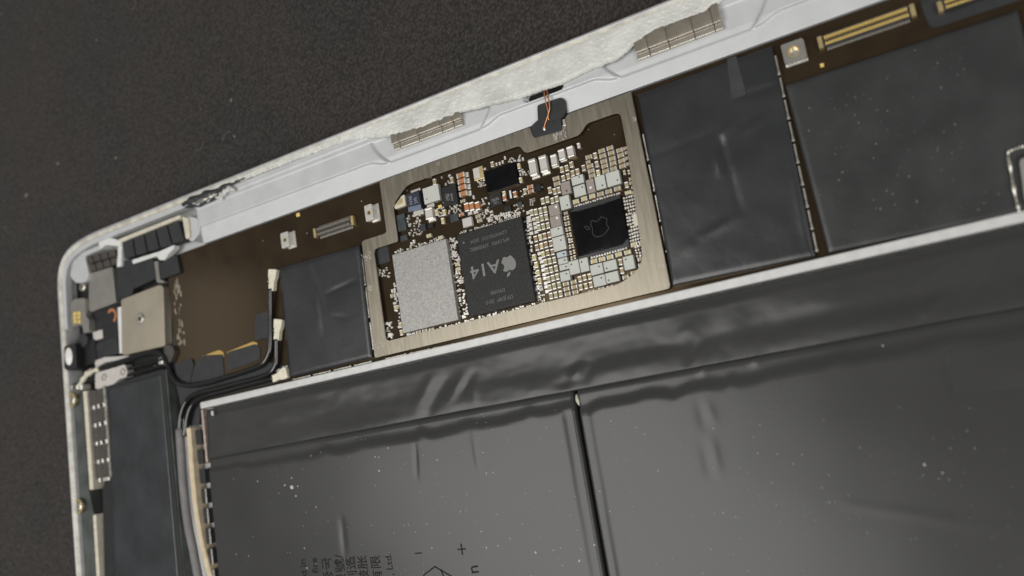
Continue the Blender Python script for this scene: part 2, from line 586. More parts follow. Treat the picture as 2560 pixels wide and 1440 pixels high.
def ledge_z(X, Y):
    z = 3.78
    if Y > 27.4: z += sstep(27.4, 28.3, Y) * .62
    sy = 23.95
    for xc, hw in POCK:
        sy -= .95 * (sstep(xc - hw - 1.6, xc - hw + 2.0, X) * (1 - sstep(xc + hw - 2.0, xc + hw + 1.6, X)))
    z -= .42 * (1 - sstep(sy - .1, sy + .1, Y))
    z -= .45 * max(0, (24.0 - Y)) / 3.4
    for xc, hw in POCK:
        e = hw - .10 * (28.6 - Y) ** 2 + .5
        k = sstep(-e - .14, -e + .14, X - xc) * (1 - sstep(e - .14, e + .14, X - xc)) * sstep(sy - .14, sy + .14, Y)
        z -= .58 * k
    d = abs(Y - 25.05) if 11.2 < X < 16.5 else math.hypot(min(abs(X - 11.2), abs(X - 16.5)), Y - 25.05)
    z -= 2.2 * (1 - sstep(.62, .85, d))
    return z


bm = bmesh.new()
x0, x1, y0, y1 = -64.3, 134.0, 29.3, 20.62
nx, ny = 760, 70
g = [[bm.verts.new((x0 + (x1 - x0) * i / nx, y0 + (y1 - y0) * j / ny, ledge_z(x0 + (x1 - x0) * i / nx, y0 + (y1 - y0) * j / ny))) for i in range(nx + 1)] for j in range(ny + 1)]
for j in range(ny):
    for i in range(nx):
        f = bm.faces.new((g[j][i], g[j + 1][i], g[j + 1][i + 1], g[j][i + 1])); f.smooth = True
border = g[0][:] + [g[j][nx] for j in range(1, ny + 1)] + [g[ny][i] for i in range(nx - 1, -1, -1)] + [g[j][0] for j in range(ny - 1, 0, -1)]
low = [bm.verts.new((v.co.x, v.co.y, 1.0)) for v in border]
for k in range(len(border)):
    bm.faces.new((border[k], border[(k + 1) % len(border)], low[(k + 1) % len(border)], low[k]))
mesh_from('ledge', bm, M['alu'], shell)
prism('slot_shade', [(10.6, 24.4), (17.1, 24.4), (17.1, 25.7), (10.6, 25.7)], 1.0, 2.2, M['black_and_shade'], shell, rad=.5)  # black floor added to darken the slot, its shade put into colour
# rounded nose where the ledge ends near the corner
pprism('ledge_end', [(458, 548), (470, 540), (500, 548), (498, 585), (480, 606), (470, 596)], 1.2, 3.7, M['alu'], shell, rad=.8, edge=.3)

# separating rail between board and battery, and its return at the left
box('rail', (-68.3 + 128) / 2, -11.1, 1.0, 196.3, 1.3, 3.0, M['rail'], shell, .16)
box('rail_return', -68.15, -17.0, 1.0, .55, 10.2, 2.85, M['pink'], shell, .1)

# cream adhesive left along the rim
GL = [(-60, 29.5), (-40, 29.35)]
for p in [(870, 352), (965, 343), (1050, 322), (1130, 290), (1150, 281), (1200, 270), (1300, 247), (1320, 238), (1400, 212),
          (1470, 178), (1540, 150), (1585, 112), (1640, 76), (1760, 32), (1800, 4)]:
    GL.append(P(p[0], p[1], 4.3))
GL += [(60, 28.6), (80, 28.8), (134, 28.9)]
bm = bmesh.new()
nx, ny = 1100, 26
g = []
for i in range(nx + 1):
    X = -60 + 194 * i / nx
    yl = interp(GL, X) + fbm(X * .9, 3.0) * .22
    yt = 30.25 + .12 * fbm(X * .8, 8)
    col = []
    for j in range(ny + 1):
        t = j / ny
        Y = yt + (yl - yt) * t
        z = 4.68 - .28 * max(0, t - .2) + fbm(X * .9, Y * .9, 1) * .05 + abs(fbm(X * 1.7, Y * 2.2, 5)) * .17 + fbm(X * 5, Y * 5, 5) * .03
        z -= .35 * sstep(.9, 1, t)
        z -= .06 * (1 - sstep(0, .12, t))
        col.append(bm.verts.new((X, Y, z)))
    g.append(col)
for i in range(nx):
    for j in range(ny):
        f = bm.faces.new((g[i][j], g[i][j + 1], g[i + 1][j + 1], g[i + 1][j])); f.smooth = True
lowv = [bm.verts.new((c[-1].co.x, c[-1].co.y + .15, 3.6)) for c in g]
for i in range(nx):
    bm.faces.new((g[i][-1], lowv[i], lowv[i + 1], g[i + 1][-1]))
glue = mesh_from('adhesive_band', bm, M['glue'], shell)

# ------------------------------------------------------------------ logic board
XB0 = P(430, 800, ZB)[0]
board = thing('logic_board', (10, 5, 1.6), 'long brown circuit board with open shield frame and crowded chips', 'circuit board')
prism('board', [(XB0, 20.45), (130, 20.45), (130, -10.3), (XB0, -10.3)], 1.75, ZB, M['pcb'], board)

ZF = 3.35
outer = [(949, 450.6), (1327, 318), (1330, 345), (1405, 319), (1415, 284), (1581.5, 230), (1674, 725), (936, 891.6), (904, 602), (965, 583)]
innerp = [(1017.7, 458.6), (984, 511.5), (993.7, 601), (935, 625), (965, 851.5), (1552, 712), (1610, 662), (1565.5, 364), (1551, 281), (1466, 306), (1450, 333),
          (1312.4, 387), (1299.6, 366)]


def square_up(q, tol=.45):
    """snap near-axis edges so the stamped frame is square to the board"""
    q = [list(p) for p in q]
    for i in range(len(q)):
        a, b = q[i], q[(i + 1) % len(q)]
        if abs(a[0] - b[0]) < tol: a[0] = b[0] = (a[0] + b[0]) / 2
        if abs(a[1] - b[1]) < tol: a[1] = b[1] = (a[1] + b[1]) / 2
    return [tuple(p) for p in q]


om = square_up(PP(outer, ZF)); im = square_up(PP(innerp, ZF))
fo = round_poly(om, [.3, .5, 1.0, 1.2, .6, .3, .6, .3, .5, .6]); fi = round_poly(im, [1.2, 1.0, .5, .9, .9, 1.5, 4.0, .8, 1.0, .8, .8, 1.0, .9], 6)
bm = bmesh.new()
add_prism(bm, fo, ZF - .18, ZF, 0, [fi])
bmesh.ops.recalc_face_normals(bm, faces=bm.faces)
es = [e for e in bm.edges if len(e.link_faces) == 2 and min(v.co.z for v in e.verts) > ZF - 1e-4 and abs(e.link_faces[0].normal.z - e.link_faces[1].normal.z) > .5]
bmesh.ops.bevel(bm, geom=es, offset=.06, segments=2, affect='EDGES')
frame = mesh_from('shield_frame', bm, M['nickel'], board)
bm = bmesh.new()
for cx_, cy_, n_, sp_ in ((1095, 410, 7, 9), (1395, 336, 26, 26), (918, 640, 16, 12), (925, 720, 12, 10), (950, 860, 16, 12), (1640, 660, 8, 14), (1585, 300, 5, 10)):
    for k in range(n_):
        X, Y = P(cx_ + random.gauss(0, sp_ * .5), cy_ + random.gauss(0, sp_ * .3), ZF)
        add_box(bm, X, Y, ZF, random.uniform(.05, .12), random.uniform(.15, .6), .006, 0, 0, random.gauss(.2, .5))
tag(mesh_from('wear_marks', bm, M['cap_grey'], frame), kind='stuff')
# wall under the frame, set back from its opening
def inset(poly, d):
    n_ = len(poly); out = []
    area = sum(poly[i][0] * poly[(i + 1) % n_][1] - poly[(i + 1) % n_][0] * poly[i][1] for i in range(n_))
    s = 1 if area > 0 else -1
    for i in range(n_):
        t = Vector(poly[(i + 1) % n_]) - Vector(poly[i - 1])
        if t.length < 1e-6: out.append(poly[i]); continue
        t.normalize()
        out.append((poly[i][0] - t.y * s * d, poly[i][1] + t.x * s * d))
    return out


bm = bmesh.new()
add_prism(bm, inset(fo, .22), ZB, ZF - .18, 0, [inset(fi, -.35)])
wall_ = mesh_from('frame_wall', bm, M['black_and_shade'], board)  # wall coloured black to paint the shade under the frame
WLOC[frame.name] = WLOC.get(frame.name)


def apple(scale, rot, X, Y):
    """bitten fruit emblem and leaf outlines, traced in the frame of the larger chip"""
    body = [(1810, 320), (1783, 370), (1775, 450), (1800, 500), (1820, 560), (1810, 640), (1832, 705), (1880, 755), (1955, 776), (2050, 760), (2130, 715),
            (2200, 640), (2250, 575), (2266, 530), (2228, 460), (2205, 400), (2225, 340), (2215, 290), (2160, 257), (2080, 235), (2035, 240), (2010, 290),
            (1950, 340), (1890, 352), (1850, 335)]
    leaf = [(1610, 480), (1650, 476), (1700, 484), (1740, 520), (1775, 575), (1720, 582), (1665, 570), (1625, 525)]
    res = []
    cx, cy = P(1310 + 1990 / 10.667, 520 + 510 / 10.667, 3.4)
    for poly in (body, leaf):
        q = PP([(1310 + x / 10.667, 520 + y / 10.667) for x, y in poly], 3.4)
        c, s = math.cos(rot), math.sin(rot)
        q = [(X + scale * ((x - cx) * c - (y - cy) * s), Y + scale * ((x - cx) * s + (y - cy) * c)) for x, y in q]
        # smooth
        n_ = len(q); out = []
        for i in range(n_):
            p0, p1, p2, p3 = [Vector(q[(i + k) % n_]) for k in (-1, 0, 1, 2)]
            for j in range(4):
                t = j / 4
                v = .5 * ((2 * p1) + (p2 - p0) * t + (2 * p0 - 5 * p1 + 4 * p2 - p3) * t * t + (3 * p1 - p0 - 3 * p2 + p3) * t ** 3)
                out.append((v.x, v.y))
        res.append(out)
    return res


# big packages
AQ = [(1142.5, 587), (1302, 542), (1339, 753), (1172, 791)]
aX, aY, adx, ady = quad_mm(AQ, ZB + 1.0)
soc = box('processor_chip', aX, aY, ZB, adx, ady, 1.0, M['ic'], board, .06)
soc['label'] = 'large square black processor chip marked A14'
ZA = ZB + 1.0


def cap_centre(px, py, z):
    return P(px, py, z)


def chip_text(chip, s, px, py, z, h_px, rot, m, sx=1.0, bold=0.0, thick=.006):
    X, Y = P(px, py, z)
    a, b = mmpp(px, py, z)
    return text('marking', s, X, Y, z + .002, h_px * b / .70, rot, m, chip, sx, thick, 'CENTER', bold)


PI = math.pi
chip_text(soc, 'A14', 1212, 672, ZA, 31, PI, M['ic_ink'], 1.16, .03)
chip_text(soc, 'L2W9T0171F  2034', 1221, 592, ZA, 9, PI, M['ic_ink_dim'], .98)
chip_text(soc, 'APL1W01  339S00802', 1224, 611, ZA, 9, PI, M['ic_ink_dim'], .95)
chip_text(soc, 'D9XMR', 1244, 728, ZA, 9, PI, M['ic_ink_dim'])
chip_text(soc, 'D9 JD87  2015', 1248, 749, ZA, 9, PI, M['ic_ink_dim'])
dX, dY = P(1159, 607, ZA)
cyl('pin_dot', dX, dY, ZA, .2, .006, M['ic_ink_dim'], soc)
lX, lY = P(1272, 661, ZA)
bm = bmesh.new()
for poly in apple(.86, PI / 2, lX, lY):
    add_prism(bm, poly, ZA, ZA + .008)
mesh_from('emblem', bm, M['ic_ink'], soc)

NQ = [(981, 635.6), (1115, 598), (1145.5, 800), (1006, 833)]
nand = qbox('memory_chip', NQ, ZB, .95, M['nand'], board, .06)
nand['label'] = 'square silver grained memory chip'

PQ = [(1424, 524), (1551, 488), (1573, 616), (1446, 648)]
pm = qbox('power_chip', PQ, ZB, .62, M['die'], board, .05)
pm['label'] = 'glossy black chip with engraved outline emblem'
pz = ZB + .62
eX, eY = P(1310 + 1990 / 10.667, 520 + 510 / 10.667, pz)
bm = bmesh.new()
for poly in apple(1.0, 0, eX, eY):
    add_prism(bm, poly, pz, pz + .006, 0, [inset(poly, .09)])
mesh_from('emblem', bm, M['die_line'], pm)
chip_text(pm, '343S00435-A0 B2014 GDC', 1478, 517, pz, 6, 0, M['die_line'], .8)
chip_text(pm, '343S00435 A0', 1490, 628, pz, 5, 0, M['die_line'], .9)
# lifted film along two edges of it
pprism('film', [(1446, 642), (1500, 628), (1556, 612), (1570, 596), (1573, 616), (1447, 649)], pz, pz + .02, M['tape'], pm)
pprism('film', [(1424, 530), (1438, 518), (1548, 488), (1552, 494), (1530, 502), (1440, 528)], pz, pz + .02, M['tape'], pm)

DQ = [(1210, 430), (1286, 404), (1296, 461), (1218, 482)]
qbox('black_chip', DQ, ZB, .6, M['die'], board, .04)
c = qbox('dark_chip', [(1222.5, 487), (1250.6, 479.7), (1256, 512.5), (1227, 518)], ZB, .6, M['ic'], board, .03)
chip_text(c, 'D676', 1238, 499, ZB + .6, 7, PI / 2 * 0, M['ic_text'], .9)
chip_text(c, '1011', 1240, 507, ZB + .6, 6, 0, M['ic_text'], .9)
c = qbox('dark_chip', [(1101.6, 470.3), (1137, 460), (1146.6, 507.8), (1111, 516)], ZB, .7, M['ic'], board, .03)
for s, px in (('2AK1', 1117), ('11 80', 1122), ('A4M8', 1130)):
    chip_text(c, s, px, 493, ZB + .7, 6, PI / 2, M['ic_text'], .9)
c = qbox('tantalum_capacitor', [(1017, 484.4), (1047, 477), (1052.8, 522), (1020, 530.3)], ZB, 1.1, M['tant'], board, .05)
pprism('band', [(1020.4, 518.6), (1051.6, 510.8), (1053, 522), (1021, 530)], ZB + 1.1, ZB + 1.106, M['tant_bar'], c)
for s, px in (('N38', 1027), ('J38', 1039)):
    chip_text(c, s, px, 501, ZB + 1.1, 8.5, PI / 2, M['tant_txt'], 1.0)
qbox('dark_chip', [(991, 537.5), (1010.6, 533.8), (1016, 573), (995.6, 579.7)], ZB, .5, M['teal'], board, .03)
pbox('dark_chip', 1009, 594.7, 18, 13, ZB, .4, M['teal'], board)
pbox('dark_chip', 1056, 569, 16, 16, ZB, .35, M['tant'], board)
c = pbox('dark_chip', 1076, 563.7, 13, 11, ZB, .4, M['black_and_shade'], board)
pbox('dark_chip', 1135, 544, 21, 18, ZB, .35, M['teal'], board)
pbox('dark_chip', 1345, 469.4, 14, 17, ZB, .5, M['black_and_shade'], board)
pbox('dark_chip', 1269, 521.4, 17, 13, ZB, .35, M['ic'], board)
pbox('dark_chip', 1299, 511.6, 12, 14, ZB, .3, M['teal'], board)
c = pbox('diode', 1275, 485.3, 12, 22, ZB, .5, M['black_and_shade'], board)
x_, y_ = P(1276.3, 486, ZB + .5)
box('band', x_, y_, ZB + .5, .3, 1.3, .01, M['white_plastic'], c, 0)
c = pbox('crystal', 1167.6, 555.3, 24, 22, ZB, .6, M['cap_grey'], board, .06)
c = pbox('crystal', 1196, 433, 26, 31, ZB, .55, M['gold_pale'], board, .06)
x_, y_ = P(1191, 433, ZB + .61)
box('lid', x_, y_, ZB + .55, 1.15, 1.75, .06, M['cap_grey'], c, .02)
pbox('solder_end', 1207, 437, 5, 30, ZB, .5, M['cap_end'], board, .1)
c = pbox('crystal', 1591.6, 548.4, 18, 30, ZB, .5, M['cream'], board, .05)
# cream sensor tucked under the slanted frame edge
pprism('sensor', [(986, 515), (1005, 489), (1011, 487), (1014, 513), (988, 523)], ZB, ZB + .6, M['cream'], board, rad=.15)
pprism('sensor_lid', [(990, 513), (1000, 497), (1004, 495), (1007, 508), (992, 513)], ZB + .6, ZB + .66, M['gold_pale'], board, rad=.1)
pbox('film_patch', 956, 637.5, 34, 42, ZB, .05, M['tape_matt'], board, 0)

# ferrite inductors: light tops with a polarity dot
IND = [(1443.5, 449.7, 31, 21, 1448, 442.4), (1448.6, 476.4, 30, 27, 1455.6, 467.5), (1500.6, 455.8, 26, 34, 1506, 463.3), (1532.5, 446, 35, 35, 1543.7, 450),
       (1412, 506, 25, 34, 1418, 512.7), (1391.6, 578.6, 31, 22, 1396, 572), (1397.7, 608.6, 32, 35, 1402.3, 600), (1406.6, 652, 24, 15, 1411.8, 650),
       (1409.8, 667.5, 24, 14, 1415, 666.7), (1412.2, 690, 25, 24, 1416, 684.4), (1435, 668, 26, 34, 1428.3, 661), (1460, 662, 22, 34, 1453.9, 655),
       (1491.4, 672.7, 32, 26, 1497.5, 666), (1525, 663.7, 33, 25, 1516.7, 670.8), (1498, 701.7, 31, 27, 1503.4, 694.5), (1530, 692.8, 33, 26, 1521.9, 700.6),
       (1571.7, 656.6, 27, 34, 1564.7, 648.6), (1077.7, 485.3, 41, 40, 1067, 497.5)]
IND_T = [(1414, 469.4, 24, 31, 1416.7, 476.9, 'dot'), (1476, 464.7, 20, 34, 1476.2, 469, 'white_ink'), (1385, 524.7, 27, 28, 1390, 517.2, 'white_ink'),
         (1388.7, 552.8, 27, 27, 1392.5, 544.8, 'white_ink'), (1403.8, 635.8, 25, 14, 1409.4, 634.2, 'dot')]


def inductor(px, py, w, h, qx, qy, top, dotm, dz=.85, dr=.16):
    X, Y = P(px, py, ZB + dz); a, b = mmpp(px, py, ZB + dz)
    bm = bmesh.new()
    add_box(bm, X, Y, ZB, w * a, h * b, dz, 0, .07, 0, 2)
    for f in bm.faces:
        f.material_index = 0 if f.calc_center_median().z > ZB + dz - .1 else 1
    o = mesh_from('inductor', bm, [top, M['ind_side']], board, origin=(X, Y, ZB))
    dx_, dy_ = P(qx, qy, ZB + dz)
    cyl('dot', dx_, dy_, ZB + dz, dr, .006, dotm, o, 12)


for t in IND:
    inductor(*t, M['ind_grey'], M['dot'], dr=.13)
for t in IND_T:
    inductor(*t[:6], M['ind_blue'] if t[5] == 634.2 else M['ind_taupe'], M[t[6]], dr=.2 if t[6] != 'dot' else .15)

# chip capacitors: one mesh for each colour (unit size, terminals at +-x), scaled per piece


def cap_mesh(name, body, end):
    bm = bmesh.new()
    add_box(bm, 0, 0, 0.02, .74, .92, .93, 0, .0)
    for s in (-1, 1):
        add_box(bm, s * .405, 0, 0, .19, 1.0, 1.0, 1, .06, 0, 2)
    me = bpy.data.meshes.new(name)
    bmesh.ops.recalc_face_normals(bm, faces=bm.faces)
    bm.to_mesh(me); bm.free()
    me.materials.append(body); me.materials.append(end)
    return me


CM = {k: cap_mesh('capacitor_' + k, M['cap_' + k], M['cap_end']) for k in ('tan', 'green', 'yellow', 'brown', 'orange', 'grey', 'end')}


def cap(px, py, ori, L, Wd, kind='tan', hz=None, name='capacitor'):
    hz = hz if hz else min(.55, .05 * Wd)
    X, Y = P(px, py, ZB + hz); a, b = mmpp(px, py, ZB + hz)
    o = bpy.data.objects.new(name, CM[kind])
    link(o, board, (X, Y, ZB))
    o.scale = (L * .93 * (a if ori == 'u' else b) * MM, Wd * .88 * (b if ori == 'u' else a) * MM, hz * MM)
    o.rotation_euler = (0, 0, (0 if ori == 'u' else PI / 2) + random.uniform(-.02, .02))
    return o


def caps(x0, y0, ori, L, Wd, kind, pts, name='capacitor', hz=None):
    for x, y in pts:
        cap(x0 + x / 10.667, y0 + y / 10.667, ori, L, Wd, kind, hz, name)


caps(1420, 350, 'u', 18, 11.5, 'tan', [(890, 285), (920, 420), (950, 565), (975, 690), (1000, 830), (1110, 210), (1145, 345), (1175, 490), (1195, 620), (1210, 760),
                                     (1370, 270), (1400, 405), (1425, 550), (1450, 690), (550, 450), (585, 690), (615, 820), (640, 950)])
caps(1420, 350, 'v', 16, 10.5, 'tan', [(720, 410), (765, 640), (1555, 1190)])
caps(1420, 350, 'v', 16, 10.5, 'brown', [(410, 740)])
caps(1420, 350, 'v', 16, 10.5, 'yellow', [(800, 870)])
caps(1420, 350, 'u', 12, 9, 'tan', [(530, 585), (1530, 215), (1570, 330), (1575, 480), (1615, 630), (1680, 1030), (1690, 1140), (1745, 1260), (1755, 1390)])
caps(1420, 350, 'v', 11, 7, 'tan', [(1500, 860), (1620, 850)])
caps(1300, 340, 'v', 16, 10.5, 'tan', [(1110, 890), (1240, 850), (1365, 760), (1400, 990), (1525, 945), (1150, 1120), (1280, 1070)])
caps(1300, 340, 'u', 18, 11.5, 'tan', [(955, 1130), (985, 1270)])
caps(1300, 430, 'v', 17, 10, 'tan', [(790, 480), (920, 510), (1030, 475)])
caps(1300, 430, 'v', 17, 10.5, 'green', [(600, 770), (720, 730), (860, 760), (975, 715)])
caps(1300, 430, 'u', 17, 12.5, 'yellow', [(1485, 785), (1705, 710), (1920, 640)])
caps(1420, 450, 'u', 18, 12, 'tan', [(860, 370), (1080, 300), (1310, 225)])
caps(1420, 450, 'u', 18, 10, 'yellow', [(1600, 330)])
caps(1310, 520, 'v', 17, 10.3, 'green', [(200, 120), (310, 100), (435, 70), (560, 40), (360, 310), (470, 265), (590, 235), (395, 520), (510, 490), (635, 460)])
caps(1310, 520, 'v', 17, 10.3, 'brown', [(305, 820), (545, 745), (670, 710), (340, 1050), (580, 975), (710, 940), (625, 1190), (755, 1165)])
caps(1310, 520, 'v', 17, 10.3, 'yellow', [(430, 780), (460, 1010), (505, 1235)])
caps(1310, 520, 'v', 9.5, 6.6, 'tan', [(1085, 275), (1165, 250), (1110, 420), (1190, 400), (1130, 575), (1215, 555), (1160, 725), (1240, 705), (1270, 860), (1220, 1030), (1300, 1010),
                                     (1240, 1190), (1335, 1160), (1265, 1340), (1350, 1310)], 'small_capacitor')
caps(1310, 520, 'v', 12, 6, 'grey', [(1205, 870)], 'small_capacitor')
caps(1310, 520, 'u', 10, 8, 'tan', [(1110, 135)], 'small_capacitor')
caps(1310, 630, 'v', 17, 10.5, 'yellow', [(265, 140), (320, 340), (365, 555), (410, 770)])
caps(1310, 630, 'v', 17, 10.5, 'green', [(565, 270), (680, 240), (805, 210), (605, 500), (720, 470), (850, 430), (650, 730), (765, 690), (885, 655), (685, 950), (800, 910), (930, 875),
                                       (715, 1170), (840, 1140), (970, 1110)])
caps(1310, 630, 'u', 16, 11, 'tan', [(1110, 850), (1130, 985), (1160, 1120), (1320, 800), (1340, 930), (1370, 1070), (1800, 1060), (2060, 990), (2290, 940)])
caps(1310, 630, 'v', 16, 10.5, 'tan', [(1485, 720), (1610, 680), (1745, 650), (1510, 940), (1645, 905), (1780, 870)])
caps(1310, 630, 'u', 10, 7, 'grey', [(430, 920), (450, 1000)], 'small_capacitor')
caps(1310, 520, 'u', 10, 9, 'end', [(110, 120), (130, 250), (145, 335), (260, 295), (160, 450), (290, 415), (175, 550), (305, 520), (195, 670), (325, 635), (405, 1215), (430, 1340)], 'solder_pad', .3)
caps(1310, 630, 'u', 10, 9, 'end', [(470, 260), (495, 375), (510, 480), (535, 600), (550, 700), (575, 830), (585, 930), (610, 1050)], 'solder_pad', .3)
caps(1440, 560, 'u', 18, 12.5, 'yellow', [(475, 990), (690, 935), (905, 880), (1130, 810), (1370, 755), (1545, 540)])
caps(1440, 560, 'u', 17, 10.5, 'tan', [(1760, 520), (1720, 930), (1740, 1090), (1840, 780), (1790, 300)])
caps(1440, 560, 'v', 17, 10.5, 'tan', [(1180, 1010), (1220, 1240)])
caps(1440, 630, 'u', 17, 10.5, 'tan', [(1320, 670), (1345, 820), (1540, 550), (1540, 690), (1130, 910), (900, 950)])
caps(960, 400, 'u', 22, 13.5, 'orange', [(2030, 400), (2060, 560), (2080, 720), (2105, 895)], hz=.75)
caps(960, 400, 'v', 23, 13, 'orange', [(2195, 1250), (2330, 1230), (2485, 1220)], hz=.75)
caps(960, 400, 'v', 16, 9, 'tan', [(1800, 530), (1340, 580)])
caps(960, 400, 'u', 27, 6, 'end', [(840, 810)], 'solder_pad', .2)
caps(960, 400, 'v', 12, 8, 'end', [(2215, 385), (2245, 550), (2265, 710), (2290, 880)], 'solder_pad', .25)
caps(960, 500, 'u', 13, 10, 'yellow', [(1190, 950), (1500, 1000)])
caps(960, 500, 'v', 16, 9, 'yellow', [(1395, 330), (1600, 330), (1560, 550)])
caps(960, 500, 'v', 31, 22, 'grey', [(1190, 350)], hz=.9)
caps(960, 500, 'u', 28, 13, 'end', [(915, 340)], 'solder_pad', .5)
caps(960, 500, 'u', 20, 10, 'end', [(1280, 530), (1240, 155)], 'solder_pad', .3)
caps(960, 500, 'u', 11, 8, 'end', [(2290, 355), (2440, 325)], 'solder_pad', .25)
caps(1140, 370, 'v', 14, 9, 'tan', [(960, 430)])
caps(1140, 370, 'v', 14, 8.5, 'yellow', [(1670, 480), (1720, 850)])
caps(1140, 370, 'v', 8, 5, 'grey', [(1075, 430), (1160, 410), (1240, 370), (1300, 260), (1780, 290)], 'small_capacitor')
caps(1140, 370, 'u', 9, 6, 'grey', [(1680, 330), (750, 560)], 'small_capacitor')
caps(1140, 460, 'u', 13, 8, 'tan', [(175, 450)])
caps(1140, 460, 'u', 13, 8, 'orange', [(135, 810)])
caps(1140, 460, 'v', 16, 10, 'orange', [(1285, 360), (1565, 270)])
caps(1140, 460, 'v', 9, 9, 'yellow', [(1275, 235)])
caps(1140, 460, 'v', 16, 8.5, 'tan', [(1830, 195), (2490, 165)])
caps(1140, 460, 'u', 16, 10, 'orange', [(1970, 70), (1990, 190)])
caps(1140, 460, 'u', 13, 10, 'tan', [(580, 860)])
caps(1140, 460, 'u', 13, 10, 'green', [(620, 970)])
caps(1140, 460, 'u', 9, 6, 'grey', [(935, 740), (950, 825), (1075, 890), (810, 690), (1060, 380)], 'small_capacitor')
caps(1140, 460, 'v', 9, 5, 'grey', [(1200, 810), (1280, 820), (1345, 800), (1405, 780), (465, 350)], 'small_capacitor')
caps(920, 730, 'u', 13, 11, 'tan', [(655, 95), (1340, 1080), (1510, 1040), (1690, 1010)])
caps(920, 730, 'v', 15, 8.5, 'yellow', [(730, 430), (855, 880), (885, 1080)])
caps(920, 730, 'u', 9, 7, 'grey', [(710, 300), (560, 840), (1070, 1130), (1210, 1110)], 'small_capacitor')
caps(920, 730, 'u', 10, 11, 'end', [(580, 1150)], 'solder_pad', .4)
caps(920, 600, 'u', 12.5, 10, 'yellow', [(2380, 640), (2400, 770)])
caps(920, 600, 'v', 13, 8, 'brown', [(2365, 945)])
caps(920, 600, 'v', 9, 6, 'grey', [(640, 1360), (705, 1335), (1155, 100), (1220, 40), (2450, 1110), (2510, 1100)], 'small_capacitor')
caps(920, 600, 'u', 10, 7, 'grey', [(2275, 330), (2285, 410), (2410, 520), (2410, 1350)], 'small_capacitor')
# tall grey ceramic blocks beside the empty corner
for px, py, w, h in ((1331, 417.8, 21.5, 45), (1357.7, 409, 22, 45), (1384, 400, 17.5, 31), (1403.6, 386, 18.5, 29), (1425, 378.4, 19.5, 29), (1446, 363.4, 8, 14)):
    cap(px, py, 'v', h, w, 'grey', .9 if w > 10 else .5, 'block_capacitor')
for px, py, w in ((1340, 444, 22), (1366, 434, 22), (1389, 416, 18), (1409, 401, 18), (1430, 392, 19)):
    cap(px, py, 'u', w, 6, 'end', .22, 'solder_pad')

# crowds of tiny dots and pads, far too small to pick apart
bm = bmesh.new()


def dotbox(px, py, w, h, hz):
    X, Y = P(px, py, ZB + hz); a, b = mmpp(px, py, ZB + hz)
    add_box(bm, X, Y, ZB, w * a, h * b, hz, 0, 0)


def strip(quad, nu, nv, fill, smin, smax, jit=.4):
    for j in range(nv):
        for i in range(nu):
            if random.random() > fill: continue
            u = (i + .5 + random.uniform(-jit, jit)) / nu; v = (j + .5 + random.uniform(-jit, jit)) / nv
            x = (quad[0][0] * (1 - u) + quad[1][0] * u) * (1 - v) + (quad[3][0] * (1 - u) + quad[2][0] * u) * v
            y = (quad[0][1] * (1 - u) + quad[1][1] * u) * (1 - v) + (quad[3][1] * (1 - u) + quad[2][1] * u) * v
            s = random.uniform(smin, smax)
            s *= .86
            dotbox(x, y, s * (random.choice((1, 1, 1.5)) if jit > .2 else 1), s * (random.choice((1, 1, 1.6)) if jit > .2 else 1), random.uniform(.15, .3))


strip([(1122, 596), (1142, 592), (1172, 795), (1150, 800)], 4, 32, .6, 3, 4.8)
strip([(1160, 801), (1340, 757), (1342, 766), (1164, 812)], 30, 2, .7, 3.2, 5)
strip([(1143, 583), (1300, 538), (1301, 542), (1144, 587)], 34, 1, .9, 2.6, 3.6, .1)
strip([(1150, 578), (1300, 533), (1301, 538), (1151, 583)], 30, 1, .55, 2.6, 4, .2)
strip([(1306, 541), (1320, 538), (1352, 752), (1340, 754)], 2, 26, .8, 4, 6, .25)
strip([(1343, 738), (1362, 734), (1364, 758), (1344, 764)], 4, 5, .75, 2.8, 3.8, .15)
strip([(986, 627), (1112, 588), (1113, 596), (984, 634)], 26, 2, .55, 3, 4.6)
strip([(984, 705), (994, 704), (1006, 828), (996, 830)], 2, 16, .6, 3, 5)
strip([(1010, 838), (1150, 806), (1151, 812), (1012, 842)], 24, 1, .6, 3, 5)
strip([(1090, 823), (1160, 804), (1162, 812), (1092, 830)], 12, 2, .7, 2.6, 3.6)
strip([(1556, 492), (1588, 484), (1606, 606), (1576, 616)], 5, 15, .92, 4.6, 5.6, .08)
strip([(1475, 643), (1568, 617), (1569, 622), (1476, 648)], 14, 1, .95, 4.6, 5.6, .08)
strip([(1432, 514), (1550, 478), (1551, 485), (1434, 521)], 20, 1, .9, 4, 5.4, .15)
strip([(1584, 614), (1614, 608), (1618, 640), (1590, 645)], 4, 4, .8, 4, 5.5, .15)
strip([(1015, 540), (1050, 535), (1056, 585), (1022, 592)], 7, 9, .62, 2.6, 4)
strip([(1270, 398), (1300, 385), (1302, 400), (1272, 412)], 6, 4, .5, 2.8, 3.8)
strip([(1296, 425), (1322, 420), (1324, 436), (1298, 440)], 6, 4, .7, 2.8, 4)
strip([(1192, 452), (1214, 446), (1216, 464), (1194, 468)], 5, 5, .55, 2.8, 3.6, .15)
strip([(1322, 497), (1337, 494), (1340, 514), (1324, 514)], 3, 4, .9, 2.6, 3.2, .1)
strip([(1118, 512), (1150, 506), (1154, 534), (1120, 534)], 7, 6, .55, 2.6, 4.2)
strip([(1215, 545), (1300, 520), (1302, 536), (1222, 556)], 18, 4, .5, 2.8, 4.6)
strip([(1280, 512), (1310, 505), (1312, 530), (1282, 536)], 7, 5, .5, 2.8, 4)
strip([(1052, 440), (1085, 430), (1086, 446), (1054, 452)], 7, 4, .45, 2.8, 4)
strip([(1080, 505), (1110, 498), (1112, 540), (1084, 546)], 6, 8, .45, 2.8, 4.5)
